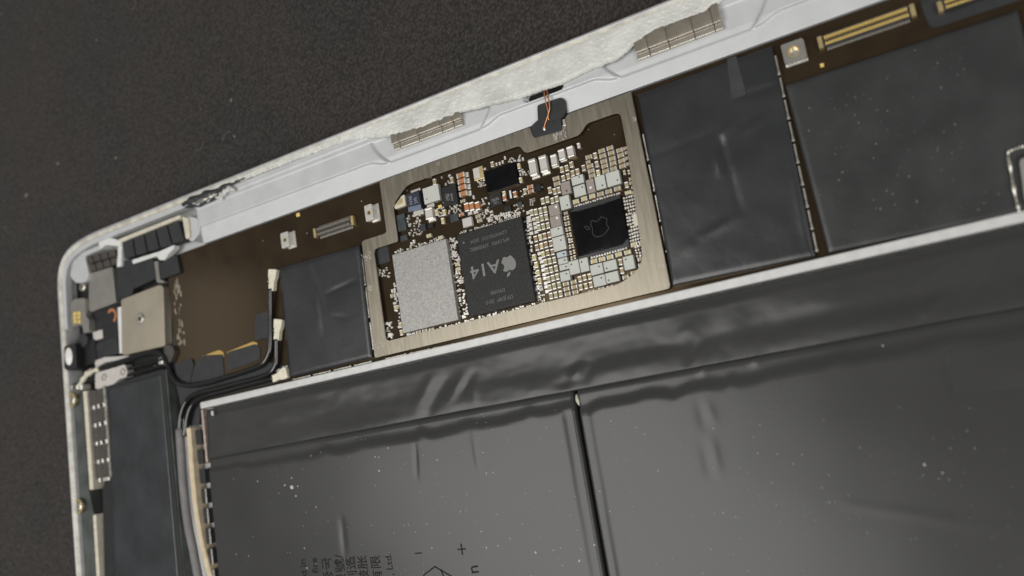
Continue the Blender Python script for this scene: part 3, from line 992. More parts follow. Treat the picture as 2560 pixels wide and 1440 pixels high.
strip([(940, 670), (972, 666), (975, 692), (944, 696)], 6, 5, .62, 2.8, 4)
strip([(950, 795), (978, 790), (982, 845), (958, 846)], 5, 8, .4, 2.8, 5)
strip([(1300, 475), (1360, 462), (1362, 480), (1302, 492)], 10, 3, .35, 2.8, 4.5)
strip([(1190, 500), (1222, 492), (1226, 545), (1196, 550)], 6, 10, .35, 2.8, 4.2)
strip([(1098, 442), (1128, 435), (1132, 458), (1102, 468)], 5, 4, .35, 3, 5)
tag(mesh_from('solder_dots', bm, M['cap_end'], board), kind='stuff')

# small connector, three threaded standoffs and gold test pads on the bare part of the board


def connector(quad, pins, zt, name='connector', pinm='gold', framem='gold_pale'):
    X, Y, dx, dy = quad_mm(quad, ZB + zt)
    bm = bmesh.new()
    o = [(X - dx / 2, Y - dy / 2), (X + dx / 2, Y - dy / 2), (X + dx / 2, Y + dy / 2), (X - dx / 2, Y + dy / 2)]
    add_box(bm, X, Y, ZB, dx - .2, dy * .9, zt * .55, 0)
    for s in (-1, 1):
        add_box(bm, X, Y + s * dy * .36, ZB, dx - .6, dy * .2, zt, 0, .03)
        add_box(bm, X + s * (dx / 2 - .3), Y, ZB, .6, dy, zt * 1.05, 1, .08)
    add_box(bm, X, Y, ZB, dx - 2.4, dy * .16, zt * .8, 0, .03)
    c = mesh_from(name, bm, [M['conn'], M[framem]], board, origin=(X, Y, ZB))
    pm_ = bpy.data.meshes.new('pin'); b2 = bmesh.new()
    add_box(b2, 0, 0, 0, .6 * (dx - 1.6) / pins, dy * .24, zt + .02, 0, .02)
    for v in b2.verts: v.co *= MM
    b2.to_mesh(pm_); b2.free(); pm_.materials.append(M[pinm])
    pl = bpy.data.meshes.new('lead'); b2 = bmesh.new()
    add_box(b2, 0, 0, 0, .55 * (dx - 1.6) / pins, dy * .2, .12, 0, .02)
    for v in b2.verts: v.co *= MM
    b2.to_mesh(pl); b2.free(); pl.materials.append(M['solder'])
    for i in range(pins):
        x = X + (dx - 1.7) * ((i + .5) / pins - .5)
        for s in (-1, 1):
            link(bpy.data.objects.new('pin', pm_), c, (x, Y + s * dy * .25, ZB))
        link(bpy.data.objects.new('lead', pl), c, (x, Y - dy * .56, ZB))
        link(bpy.data.objects.new('lead', pl), c, (x, Y + dy * .56, ZB))
    return c


connector([(780, 571), (880, 540), (887, 564), (786, 592)], 24, .8, pinm='tin', framem='gold_pale')
connector([(2038, 91), (2285, 10), (2293, 40), (2050, 119)], 36, .9)
connector([(2338, 4), (2545, -64), (2553, -34), (2348, 26)], 30, .9)


def standoff(px, py, w, h, dz, hole, wide=0):
    X, Y = P(px, py, ZB + dz); a, b = mmpp(px, py, ZB + dz)
    bm = bmesh.new()
    hx, hy = w * a / 2, h * b / 2
    po = round_poly([(X - hx, Y - hy), (X + hx, Y - hy), (X + hx, Y + hy), (X - hx, Y + hy)], .25, 3)
    ho = [(X + hole * math.cos(t), Y + hole * math.sin(t)) for t in [2 * PI * k / 18 for k in range(18)]]
    add_prism(bm, po, ZB + .25, ZB + dz, 0, [ho])
    add_box(bm, X + wide * a, Y - .1, ZB, 2 * hx + .1, 2 * hy + .25, .25, 1, .05)
    s = mesh_from('standoff', bm, [M['plate_grey'] if wide == 0 else M['cap_end'], M['solder']], board)
    ring('thread', X, Y, ZB + .26, hole * .72, hole * .98, dz - .28, M['gold_pale'], s)


standoff(712, 600, 20, 38, 1.1, .42, 9)
standoff(922, 532, 20, 40, 1.1, .42, 9)
standoff(1984, 128, 58, 50, .9, .85)
for px, py in ((745, 537), (2055, 163), (1100, 517)):
    pbox('test_pad', px, py, 9, 9, ZB, .02, M['gold'], board, 0)

# shield can fences: spring clips between the cans and the rail


def fence(a, b, pitch, dz, wpx=6, m='tin'):
    n_ = max(1, round(math.dist(a, b) / pitch))
    for i in range(n_):
        t0, t1 = (i + .06) / n_, (i + .9) / n_
        p = P(a[0] + (b[0] - a[0]) * t0, a[1] + (b[1] - a[1]) * t0, ZB + dz)
        q = P(a[0] + (b[0] - a[0]) * t1, a[1] + (b[1] - a[1]) * t1, ZB + dz)
        L = math.dist(p, q); ang = math.atan2(q[1] - p[1], q[0] - p[0])
        bm = bmesh.new()
        add_box(bm, (p[0] + q[0]) / 2, (p[1] + q[1]) / 2, ZB - .3, L, .28, dz + .3, 0, .06, ang)
        add_box(bm, q[0], q[1], ZB + dz - .12, .35, .4, .2, 1, .08, ang)
        mesh_from('fence_clip', bm, [M[m], M['solder']], board)


fence((960, 898), (1672, 741), 62, .35)
fence((728, 950), (932, 903), 50, .45)
fence((1690, 733), (2036, 655), 75, .45)
fence((2078, 645), (2500, 548), 100, .45)
fence((1606, 330), (1684, 712), 85, .5)
fence((1937, 135), (2043, 632), 56, .7)
for a, b in (((903, 640), (934, 880)),):
    fence(a, b, 70, .5)

# black plate under the far connector
pprism('cover_plate', [(2298, -20), (2304, 20), (2326, 74), (2570, -6), (2570, -60)], ZB, ZB + .12, M['tape_matt'], board, rad=1.0)

# light silkscreen on the flex end of the board
bm = bmesh.new()
for k in range(46):
    t = random.random(); s = random.random()
    x = 432 + 18 * s + 12 * t; y = 700 + 160 * t + random.uniform(-4, 4)
    X, Y = P(x, y, ZB)
    add_box(bm, X, Y, ZB, random.uniform(.15, .35), random.uniform(.3, 1.3), .01, 0)
tag(mesh_from('silkscreen', bm, M['trace'], board), kind='stuff')

# ------------------------------------------------------------------ battery
YF = -21.35
batt = thing('battery', (15, -62, 1.0), 'black foil battery pack with two flat cells below the silver rail', 'battery')


def seg(p, q, z=4.0):
    return P(*p, z), P(*q, z)


SW = [(seg((560, 1070), (860, 1022)), 1.7, .16), (seg((720, 1040), (1020, 985)), 1.2, -.10), (seg((870, 1025), (1400, 935)), 1.7, .14), (seg((1480, 925), (1720, 872)), 1.8, .18), (seg((1600, 880), (2050, 780)), 1.2, -.12), (seg((1880, 852), (2330, 768)), 1.7, .17), (seg((2000, 760), (2400, 690)), 1.8, .10),
      (seg((1040, 1010), (1075, 945)), .9, .22), (seg((1065, 1040), (1110, 950)), .9, -.20), (seg((1120, 1000), (1150, 940)), .8, .22), (seg((1152, 985), (1180, 930)), .7, -.16),
      (seg((1185, 1000), (1175, 950)), .7, .16), (seg((1425, 950), (1450, 915)), .7, .30), (seg((1400, 960), (1440, 945)), .8, -.22), (seg((1460, 950), (1475, 915)), .7, -.15),
      (seg((1500, 940), (1560, 925)), 1.0, .1), (seg((1690, 850), (1740, 815)), 1.2, .22), (seg((1720, 905), (1735, 860)), .6, -.25), (seg((1800, 870), (1850, 800)), 1.5, .22),
      (seg((1900, 850), (2000, 800)), 1.4, -.14), (seg((2080, 830), (2300, 780)), 1.0, .12), (seg((2310, 800), (2330, 760)), .8, .2), (seg((840, 990), (900, 960)), 1.2, .1), (seg((700, 1010), (900, 985)), 1.0, -.08),
      (seg((2290, 760), (2320, 690)), .3, .10), (seg((2320, 690), (2380, 650)), .3, .10), (seg((2420, 740), (2470, 640)), .3, .10), (seg((2290, 765), (2370, 750)), .3, .08)]
CW = [(seg((1038, 1110), (1042, 1195), 4.5), .35, -.07), (seg((1183, 1085), (1196, 1170), 4.5), .4, .06), (seg((855, 1300), (862, 1385), 4.5), .6, -.07), (seg((1750, 930), (1765, 905), 4.3), .5, .22),
      (seg((1880, 905), (1895, 895), 4.3), .45, .18), (seg((1750, 1010), (1760, 1065), 4.5), .7, -.05), (seg((1770, 1015), (1785, 1055), 4.5), .7, .05), (seg((1760, 1110), (1775, 1190), 4.5), .7, -.05),
      (seg((1780, 1105), (1795, 1180), 4.5), .7, .06), (seg((2360, 880), (2385, 985), 4.5), .35, -.05), (seg((2400, 990), (2560, 965), 4.5), .35, -.04), (seg((2110, 1260), (2560, 1330), 4.5), .5, .035)]


def strip_fn(a, b, X, Y):
    s = YF - Y                          # negative here
    z = .35 * sstep(-9.2, -7.6, s) + .45 * sstep(-4.2, -.2, s) + .05 * hnoise(X * .35, Y * .5) + .1 * fbm(X * .07, Y * .12, 9) * sstep(-9.2, -7, s)
    z += .035 * fbm(X * .12, Y * .22, 4, 2) * sstep(-9.2, -8, s)
    for (p, q), w, am in SW: z += bump_line(X, Y, p, q, w, am * (.75 if w < 1.6 else 1))
    return z


def cell_fn(left):
    def fn(a, b, X, Y):
        s = YF - Y
        g = (10.14 - X) if left else (X - 10.5)
        wob = .35 * hnoise(X * .23, 0) + .25 * hnoise(X * .9, 3)
        for kx, kw, ka in ((2.6, 1.2, .9), (-17.5, 1.0, .8), (25.5, 1.3, -1.0), (33.5, .8, .7), (-38.0, 1.5, .6), (-56, 1.2, -.7), (47, 2.0, .5)):
            wob += .5 * ka * math.exp(-((X - kx) / kw) ** 2)
        wob -= .8 * (1 - sstep(1.5, 4.5, g)) if not left else 0
        z = -.48 + .5 * sstep(1.6, 3.3, s + wob)
        z -= .16 * (1 - sstep(1.3, 2.5, g + .2 * hnoise(0, Y * .3))) * sstep(2.0, 3.6, s)
        z -= .25 * (1 - sstep(0, .35, s))
        z -= .8 * (1 - sstep(0, .32, g)) ** 2
        if left: z -= .6 * (1 - sstep(0, 1.0, X + 67.6)) ** 2
        z += .035 * hnoise(X * .11, Y * .13, 2.0) + .02 * hnoise(X * .3, Y * .27, 5)
        for (p, q), w, am in CW: z += bump_line(X, Y, p, q, w, am)
        return z
    return fn


sheet('foil_strip', [(-67.6, -12.05), (100, -12.05), (100, YF - .1), (-67.6, YF - .1)], 3.0, 1.2, 330, 30, strip_fn, M['batt'], batt)
cl = sheet('cell', [(-67.6, YF), (10.14, YF), (10.14, -112), (-67.6, -112)], 4.5, 1.2, 260, 170, cell_fn(True), M['batt'], batt)
cr_ = sheet('cell', [(10.5, YF), (100, YF), (100, -112), (10.5, -112)], 4.5, 1.2, 260, 170, cell_fn(False), M['batt'], batt)
pprism('foil_patch', [(2366, 880), (2640, 832), (2700, 955), (2391, 988)], 4.40, 4.575, M['batt'], cr_, edge=.03)
# greenish scrap of glue in the mouth of the gap
x_, y_ = P(1444, 1000, 3.9)
bm = bmesh.new()
add_tube(bm, smooth_path([(x_ - .1, y_ + .9, 3.7), (x_, y_, 3.95), (x_ + .15, y_ - .9, 3.7)], 4), lambda t: .08 + .22 * math.sin(PI * t), 8)
mesh_from('glue_scrap', bm, M['glue_rim'], batt)

ZP = 4.56


def bprint(s, px, py_end, h_px, name='print', dy=0):
    """lettering running up the photograph, its end at py_end"""
    X, Y = P(px, py_end, ZP)
    a, b = mmpp(px, py_end, ZP)
    text(name, s, X, Y, ZP, h_px * a / .70, PI / 2, M['batt_ink'], cl, 1.0, .006, 'RIGHT', .004)


for s, px, py in (('d in', 756, 1397), ('fire', 785, 1394), ('중국', 816, 1392), ('型號/', 847, 1386), ('制造', 876, 1389), ('鼓胀', 905, 1388), ('有限', 938, 1388), (', Ltd.', 970, 1383)):
    bprint(s, px, py, 15 if s.isascii() else 19)
bprint('n', 1182, 1412, 27)
X, Y = P(1046, 1383, ZP); box('print', X, Y, ZP, .18, 1.35, .006, M['batt_ink'], cl, 0, PI / 2 + .0)
X, Y = P(1154, 1373, ZP)
bm = bmesh.new(); add_box(bm, X, Y, ZP, 1.5, .2, .006); add_box(bm, X, Y, ZP + .001, .2, 1.7, .006)
mesh_from('print', bm, M['batt_ink'], cl)
bm = bmesh.new()
for p, q in (((1060, 1437), (1088, 1416)), ((1086, 1416), (1130, 1442)), ((1102, 1424), (1112, 1450)), ((1060, 1437), (1050, 1460)), ((1130, 1442), (1138, 1475))):
    a_, b_ = P(*p, ZP), P(*q, ZP)
    add_box(bm, (a_[0] + b_[0]) / 2, (a_[1] + b_[1]) / 2, ZP, math.dist(a_, b_), .2, .006, 0, 0, math.atan2(b_[1] - a_[1], b_[0] - a_[0]))
mesh_from('print', bm, M['batt_ink'], cl)

# ------------------------------------------------------------------ taped shield cans


def tape_fn(lines, amp=.03, ed=.03, sd=0.0):
    def fn(a, b, X, Y):
        e = min(a, 1 - a, b, 1 - b)
        z = -.16 * (1 - sstep(0, ed, e)) + amp * hnoise(X * .5, Y * .5, sd) + .02 * fbm(X * .25, Y * .25, sd, 2) + .006 * fbm(X * 1.1, Y * 1.1, sd)
        for (p, q), w, am in lines: z += bump_line(X, Y, p, q, w * 1.25, am * .8)
        return z
    return fn


ZT = 3.45
T1 = PP([(697, 671), (897, 613), (929, 894), (723, 944)], ZT)
o = sheet('insulation_tape', T1, ZT, ZB, 70, 80, tape_fn([(seg((770, 660), (800, 745), ZT), .5, -.12), (seg((800, 745), (815, 830), ZT), .6, -.13), (seg((815, 735), (890, 700), ZT), .35, -.10),
                                                  (seg((785, 760), (800, 830), ZT), .5, .10), (seg((830, 790), (870, 795), ZT), .4, -.06), (seg((745, 680), (760, 760), ZT), .8, .05)], .02, .03, 1), M['tape'])
tag(o, 'black tape over shield can between white cable plugs and open frame', 'tape')
T2 = PP([(1593, 236), (1929, 114), (2038, 641), (1680, 715)], ZT)
o = sheet('insulation_tape', T2, ZT, ZB, 90, 110, tape_fn([(seg((1835, 300), (1800, 345), ZT), .6, .16), (seg((1800, 345), (1815, 420), ZT), .45, -.18), (seg((1795, 380), (1800, 430), ZT), .5, .16),
                                                   (seg((1825, 430), (1850, 530), ZT), .45, -.14), (seg((1850, 540), (1760, 590), ZT), .6, .12), (seg((1820, 150), (1850, 235), ZT), .8, .10),
                                                   (seg((1840, 245), (1935, 215), ZT), .45, -.14), (seg((1860, 330), (1920, 290), ZT), .5, .08), (seg((1600, 400), (1790, 330), ZT), .5, -.05),
                                                   (seg((1700, 640), (1760, 590), ZT), .8, .06), (seg((1985, 450), (2015, 610), ZT), .35, .06)], .035, .025, 2), M['tape'])
tag(o, 'wrinkled black tape over large shield can beside the open frame', 'tape')
pprism('dull_strip', [(1817, 147), (1840, 139), (1866, 236), (1829, 250)], ZT - .05, ZT + .10, M['scuff_dark'], o, rad=.2)
T3 = PP([(1962, 212), (2545, 24), (2660, 512), (2070, 634)], ZT)
o = sheet('graphite_sheet', T3, ZT, ZB, 90, 80, tape_fn([], .02, .02, 3), M['graphite'])
tag(o, 'dusty speckled graphite sheet beside gold board connectors', 'graphite sheet')
# bright fence end at the right
c = thing('fence_bracket', (*P(2535, 470, 3.6), ZT), 'bright folded metal clip at the edge of the dusty graphite sheet', 'clip')
bm = bmesh.new()
for pts in ([(2560, 365, 3.6), (2534, 374, 3.7), (2520, 384, 3.7), (2526, 420, 3.75), (2534, 470, 3.75), (2544, 512, 3.7), (2548, 530, 3.6)],):
    add_tube(bm, smooth_path([(*P(x, y, z), z) for x, y, z in pts], 6), lambda u: .2 * (1 + .3 * math.sin(u * 31) + .15 * math.sin(u * 67)), 8)
mesh_from('arm', bm, M['tin'], c)
pprism('gap_shade', [(2537, 396), (2549, 386), (2640, 360), (2640, 500), (2556, 512)], ZT, ZT + .08, M['black_and_shade'], c, rad=.5)  # thin black sheet painted as the shade between arm and plate
pprism('plate', [(2548, 398), (2640, 372), (2640, 490), (2562, 505)], ZT, ZT + .22, M['plate_grey'], c, rad=.5)

# ------------------------------------------------------------------ magnets along the top


def magnet_array(xs, yb, yt, z0, z1, label, top):
    t = thing('magnet_array', ((xs[0] + xs[-1]) / 2, (yb + yt) / 2, z0), label, 'magnet', None)
    for a, b in zip(xs, xs[1:]):
        bm = bmesh.new()
        add_box(bm, (a + b) / 2, (yb + yt) / 2 + .5, z0, b - a - .05, yt - yb - 1.0, z1 - z0, 0, .06, 0, 2)
        for f in bm.faces:
            if f.calc_center_median().z > z1 - .03: f.material_index = 1
        mesh_from('magnet', bm, [M['magnet'], top], t)
        box('foot', (a + b) / 2, yb + .48, z0, b - a - .07, .96, (z1 - z0) * .55, M['magnet'], t, .08)
    return t


magnet_array([-15.3, -13.9, -9.9, -5.2, -2.8, -1.2], 24.55, 28.3, 3.2, 4.35, 'brown stained magnet bar half covered by the cream adhesive', M['magnet_face'])
magnet_array([29.6, 31.6, 34.6, 38.4, 41.3, 42.5], 24.3, 28.4, 3.2, 4.4, 'bright nickel magnet bar in the pocket beyond the copper wires', M['magnet_face'])

# ------------------------------------------------------------------ coil leads and their tape
X0, Y0 = P(1370, 300, 3.2)
t = thing('wire_tape', (X0, Y0, 3.0), 'stepped black tape holding down two thin copper wires', 'tape')
pprism('upper_patch', [(1343, 263), (1402, 243), (1412, 250), (1414, 284), (1404, 296), (1345, 312)], 2.9, 3.62, M['tape_matt'], t, rad=.4, edge=.05)
pprism('lower_patch', [(1328, 315), (1344, 300), (1402, 283), (1404, 326), (1336, 345), (1331, 340)], 2.7, 3.50, M['tape_matt'], t, rad=.3, edge=.05)
t = thing('coil_leads', (X0, Y0, 3.6), 'pair of thin twisted copper wires from slot to solder blob', 'wire')
for pts in ([(1362, 216, 3.0), (1361, 238, 4.0), (1367, 264, 3.95), (1371, 284, 3.85), (1367, 297, 3.75), (1362, 312, 3.68), (1361, 322, 3.62)],
            [(1365, 216, 3.0), (1370, 240, 4.0), (1374, 268, 3.95), (1370, 290, 3.85), (1373, 300, 3.72)]):
    tube('wire', [(*P(x, y, z), z) for x, y, z in pts], .11, M['copper'], t, 6, 8)
x_, y_ = P(1361, 322, 3.5)
bm = bmesh.new(); bmesh.ops.create_icosphere(bm, subdivisions=2, radius=.32)
for v in bm.verts: v.co = Vector((v.co.x * .8, v.co.y * 1.3, v.co.z * .7)) + Vector((x_, y_, 3.52))
mesh_from('solder_blob', bm, M['solder'], t, True)
c = pbox('tin_tab', 1410, 306, 6, 16, ZB, .9, M['solder'], board)

# ------------------------------------------------------------------ torn tape and glue on the rim
t = thing('torn_tape', (*P(520, 495, 4), 3.6), 'crumpled black torn tape with pale backing on the rim', 'tape scrap')
bm = bmesh.new()


def blob(pts, r, flat=.6):
    pp = []
    for k, (x, y, z) in enumerate(pts): pp.append((*P(x, y, z), z))
    sp = smooth_path(pp, 6)
    for k, p in enumerate(sp): p.z += .12 * math.sin(k * 1.9); p.x += .1 * math.sin(k * 2.7)
    add_tube(bm, sp, lambda u: r * (.35 + .65 * math.sin(PI * min(1, max(0, u)) * .9 + .15)) * (1 + .25 * math.sin(u * 23)), 9, 0, flat)


blob([(456, 512, 4.3), (470, 505, 4.6), (500, 492, 4.7), (540, 478, 4.7), (575, 460, 4.75)], .75)
blob([(560, 470, 4.7), (585, 457, 4.8), (612, 445, 4.75)], .2)
blob([(462, 518, 4.2), (500, 512, 4.2), (540, 494, 4.2), (545, 485, 4.4)], .4)
mesh_from('black_film', bm, M['rubber'], t)
bm = bmesh.new()
blob([(480, 508, 4.6), (505, 500, 4.85), (530, 488, 4.85), (543, 482, 4.7)], .55, .4)
mesh_from('pale_backing', bm, M['plate_grey'], t)
bm = bmesh.new()
blob([(550, 500, 4.4), (560, 482, 4.9), (575, 472, 5.1), (586, 478, 4.9)], .6, .6)
mesh_from('glue_lump', bm, M['glue'], t)

# ------------------------------------------------------------------ left end: magnets, brackets, camera flash
t = thing('rubber_magnet_block', (*P(385, 600, 3.4), 2.0), 'row of five black wrapped magnets in a cream edged bracket', 'magnet')
tl, tr, br, bl = [Vector(p) for p in PP([(303, 600), (447, 551), (462, 600), (310, 648)], 3.9)]
for k in range(5):
    a0, a1 = k / 5 + .012, (k + 1) / 5 - .012
    po = [tl.lerp(tr, a0), tl.lerp(tr, a1), bl.lerp(br, a1), bl.lerp(br, a0)]
    prism('magnet', [(p.x, p.y) for p in po], 2.0, 3.9, M['rubber'], t, rad=.35, edge=.22)
pprism('back_bar', [(295, 598), (449, 537), (452, 545), (300, 606)], 2.2, 4.3, M['cream'], t, edge=.1)
pprism('end_bar', [(455, 541), (470, 545), (474, 594), (464, 597)], 2.2, 4.2, M['cream'], t, edge=.1)
pprism('front_lip', [(330, 650), (400, 628), (436, 612), (434, 622), (420, 636), (412, 650), (398, 650), (392, 640), (332, 660)], 2.0, 3.3, M['white_plastic'], t, rad=.3, edge=.12)

t = thing('brown_magnet_block', (*P(252, 652, 3), 2.0), 'dark brown magnet block in the rounded tablet corner', 'magnet')
tl, tr, br, bl = [Vector(p) for p in PP([(210, 643), (288, 622), (293, 660), (222, 682)], 3.6)]
for r_ in range(2):
    for k in range(4):
        a0, a1, b0, b1 = k / 4 + .02, (k + 1) / 4 - .02, r_ / 2 + .03, (r_ + 1) / 2 - .03
        po = [tl.lerp(tr, a).lerp(bl.lerp(br, a), b) for a, b in ((a0, b0), (a1, b0), (a1, b1), (a0, b1))]
        prism('magnet', [(p.x, p.y) for p in po], 2.0, 3.6 - .25 * r_, M['brown_rubber'], t, rad=.25, edge=.2)

t = thing('corner_bracket', (*P(290, 620, 3), 1.2), 'white plastic corner bracket between the two magnet blocks', 'bracket')
pprism('arm', [(250, 598), (268, 592), (295, 600), (306, 608), (300, 616), (266, 612), (252, 622), (246, 612)], 1.2, 4.1, M['white_plastic'], t, rad=.4, edge=.15)
pprism('leg', [(296, 610), (305, 612), (303, 665), (292, 668)], 1.2, 3.7, M['white_plastic'], t, rad=.3, edge=.12)
pprism('corner_fill', [(175, 690), (182, 655), (205, 632), (250, 612), (256, 622), (212, 640), (222, 684), (216, 705), (190, 708)], 1.2, 3.9, M['alu'], t, rad=.8, edge=.2)

o = pprism('sensor_shield', [(224, 684), (281, 667), (290, 756), (226, 780), (221, 770)], 1.2, 3.3, M['plate_grey'], None, rad=.4, edge=.15)
tag(o, 'small grey metal sensor can below the brown magnet block', 'metal can')
o = pprism('flex_tape', [(292, 655), (381, 640), (389, 697), (333, 722), (331, 735), (294, 750)], 1.6, 3.15, M['tape_matt'], None, rad=.3, edge=.08)
tag(o, 'folded matt black tape between grey can and champagne plate', 'tape')
o = pprism('flex_tape', [(397, 658), (442, 637), (450, 681), (403, 698)], 2.0, 3.2, M['tape_matt'], None, rad=.4, edge=.08)
tag(o, 'small square black tape patch under the five black magnets', 'tape')
t = thing('tape_clip', (*P(393, 680, 3), 2.0), 'thin grey metal clip between two black tape patches', 'clip')
pprism('stem', [(384, 655), (394, 652), (400, 700), (410, 702), (408, 708), (392, 706)], 2.0, 3.0, M['plate_grey'], t, rad=.25, edge=.05)

# champagne cover plate with its screw
t = thing('cover_plate', (*P(357, 800, 3.4), 1.8), 'champagne coloured metal cover plate with one screw', 'metal plate')
pprism('plate', [(303, 749), (400, 712), (408, 718), (413, 864), (309, 888), (306, 884)], 1.8, 3.5, M['plate'], t, rad=.35, edge=.1)
x_, y_ = P(352, 797, 3.5)
s = cyl('screw', x_, y_, 3.5, .95, .28, M['tin'], t, 24, .1)
cyl('socket_shade', x_, y_, 3.78, .45, .01, M['black_and_shade'], s, 6)  # black disc on the head, painted shade of the screw socket
ring('screw_ring', x_, y_, 3.5, .96, 1.3, .05, M['plate_grey'], t)

# black sheet on the back panel, painted shade behind the left parts
pprism('floor_shade', [(150, 690), (300, 640), (430, 640), (430, 905), (700, 900), (720, 955), (450, 1010), (470, 1460), (540, 1900), (235, 1900), (200, 1460)], .96, 1.2, M['black_and_shade'], shell)

t = thing('microphone', (*P(195, 790, 3), 1.2), 'small grey module with gold contacts beside the left rim', 'microphone')
pprism('case', [(176, 760), (184, 748), (212, 745), (214, 790), (222, 798), (222, 830), (210, 834), (205, 812), (182, 818), (178, 800)], 1.2, 4.1, M['plate_grey'], t, rad=.4, edge=.12)
for px, py in ((186, 784), (196, 783), (186, 794), (196, 793), (187, 804), (197, 804)):
    pbox('contact', px, py, 7, 8, 4.1, .18, M['gold'], t, .06)
x_, y_ = P(204, 717, 3.9)
o = thing('rim_screw', (x_, y_, 1.2), 'shiny screw head beside the grey sensor can', 'screw')
cyl('head', x_, y_, 1.2, 1.0, 2.7, M['tin'], o, 20, .25)
cyl('recess_shade', x_, y_, 3.9, .4, .01, M['black_and_shade'], o, 6)  # flat black disc, shade of the drive hole put into colour

t = thing('ringed_flex', (*P(262, 800, 2.6), 1.2), 'black flex board with an orange ring beside the champagne plate', 'flex board')
pprism('sheet', [(226, 784), (298, 762), (304, 880), (240, 898), (232, 860)], 1.2, 2.7, M['black_plastic'], t, rad=.4)
x_, y_ = P(279, 790, 2.8)
ring('ring', x_, y_, 2.7, 1.05, 1.6, .12, M['cap_orange'], t, -1.2, 2.4)
pbox('pad', 244, 838, 24, 22, 2.7, .25, M['cap_grey'], t, .1)
pprism('tape_patch', [(236, 862), (293, 843), (297, 884), (240, 898)], 2.7, 2.95, M['tape_matt'], t, rad=.2)
pprism('white_post', [(294, 770), (303, 766), (305, 882), (299, 884)], 2.0, 3.1, M['white_plastic'], t)

t = thing('flash_module', (*P(200, 890, 3), 1.2), 'black camera flash module with white oval lens at the left rim', 'flash')
pprism('body', [(160, 866), (188, 858), (192, 918), (170, 928), (160, 920)], 1.2, 5.05, M['black_plastic'], t, rad=.5, edge=.2)
x_, y_ = P(172, 891, 5.05); a_, b_ = mmpp(172, 891, 5.05)
bm = bmesh.new(); bmesh.ops.create_icosphere(bm, subdivisions=3, radius=1)
for v in bm.verts: v.co = Vector((x_ + v.co.x * 9.5 * a_, y_ + v.co.y * 22 * b_, 5.05 + max(v.co.z, -.2) * .25))
mesh_from('lens', bm, M['white_ink'], t, True)
pprism('holder', [(192, 850), (236, 848), (240, 905), (194, 922)], 1.2, 3.2, M['black_plastic'], t, rad=.4, edge=.15)
x_, y_ = P(212, 850, 3.2)
cyl('barrel', x_, y_, 1.2, 1.6, 2.6, M['rubber'], t, 24, .2)

t = thing('silver_bracket', (*P(275, 935, 3), 1.6), 'silver stamped bracket above the black speaker box', 'bracket')
pprism('wing', [(236, 902), (262, 893), (324, 889), (318, 896), (262, 906), (240, 920)], 1.6, 3.2, M['cap_grey'], t, rad=.2, edge=.06)
pprism('plate', [(238, 933), (312, 911), (318, 930), (316, 942), (296, 948), (284, 962), (246, 974), (238, 970)], 1.6, 3.3, M['cap_grey'], t, rad=.4, edge=.1)
for px, py in ((261, 943), (308, 930)):
    x_, y_ = P(px, py, 3.3); ring('hole', x_, y_, 3.3, .45, .8, .12, M['tin'], t)
t = thing('coax_end', (*P(205, 950, 3), 1.6), 'messy gilt cable end between flash and silver bracket', 'cable end')
for pts, r_ in (([(248, 922, 3.6), (228, 930, 4.1), (212, 944, 4.3), (200, 962, 4.2)], .5), ([(230, 925, 3.9), (215, 935, 4.0), (205, 958, 4.0)], .4)):
    tube('braid', [(*P(x, y, z), z) for x, y, z in pts], lambda u: r_ * (1 + .25 * math.sin(u * 19)), M['cream'], t, 6, 8)
for px, py, m_ in ((190, 968, 'tin'), (200, 968, 'cap_end'), (176, 968, 'plate_grey')):
    pbox('ferrule', px, py, 9, 14, 2.2, 2.2, M[m_], t, .25)
for px, py in ((178, 1000), (195, 1266)):
    x_, y_ = P(px, py, 4.6)
    o = thing('antenna_screw', (x_, y_, 1.2), 'brass ringed screw at the left rim by the ' + ('gilt cable end' if py < 1100 else 'lower grey strip'), 'screw')
    cyl('head', x_, y_, 1.2, 1.0, 3.4, M['tin'], o, 18, .2)
    ring('washer', x_, y_, 4.3, 1.05, 1.5, .3, M['gold_pale'], o)

# ------------------------------------------------------------------ antenna strip, magnet strip and speaker on the left
def rx(px, py, z): return P(px, py, z)[0]


o = pprism('antenna_strip', [(178, 1010), (206, 985), (222, 1225), (236, 1290), (246, 1460), (280, 1900), (243, 1900), (212, 1460)], 1.2, 3.7, M['dark_strip'])
tag(o, 'dark grey green plastic antenna strip inside the left rim', 'antenna')
t = thing('cream_bar', (*P(222, 1120, 3.2), 1.2), 'long thin cream bar between antenna strip and magnets', 'bar')
pprism('bar', [(207, 979), (216, 977), (233, 1224), (224, 1225)], 1.2, 3.9, M['cream'], t, edge=.1)
pprism('bar', [(232, 1288), (239, 1286), (250, 1460), (242, 1460)], 1.2, 3.9, M['cream'], t, edge=.1)
t = thing('magnet_strip', (*P(245, 1090, 3), 1.2), 'upright strip of dull brown magnets beside the speaker box', 'magnet')
L0, L1, R0, R1 = [Vector(P(*p, 3.6)) for p in ((221, 978), (240, 1202), (258, 966), (274, 1196))]
for k in range(5):
    a0, a1 = k / 5 + .012, (k + 1) / 5 - .012
    po = [L0.lerp(L1, a0), R0.lerp(R1, a0), R0.lerp(R1, a1), L0.lerp(L1, a1)]
    prism('magnet', [(p.x, p.y) for p in po], 1.2, 3.6, M['brown_rubber'], t, rad=.2, edge=.15)
    if k:
        for u in (.3, .62, 1.0):
            q = L0.lerp(L1, k / 5).lerp(R0.lerp(R1, k / 5), u)
            box('clip', q.x, q.y, 3.4, .75, .9, .45, M['cap_end'], t, .15)
q = L0.lerp(L1, 1.0).lerp(R0.lerp(R1, 1.0), .8); box('clip', q.x, q.y, 3.4, 2.0, .8, .45, M['cap_end'], t, .15)
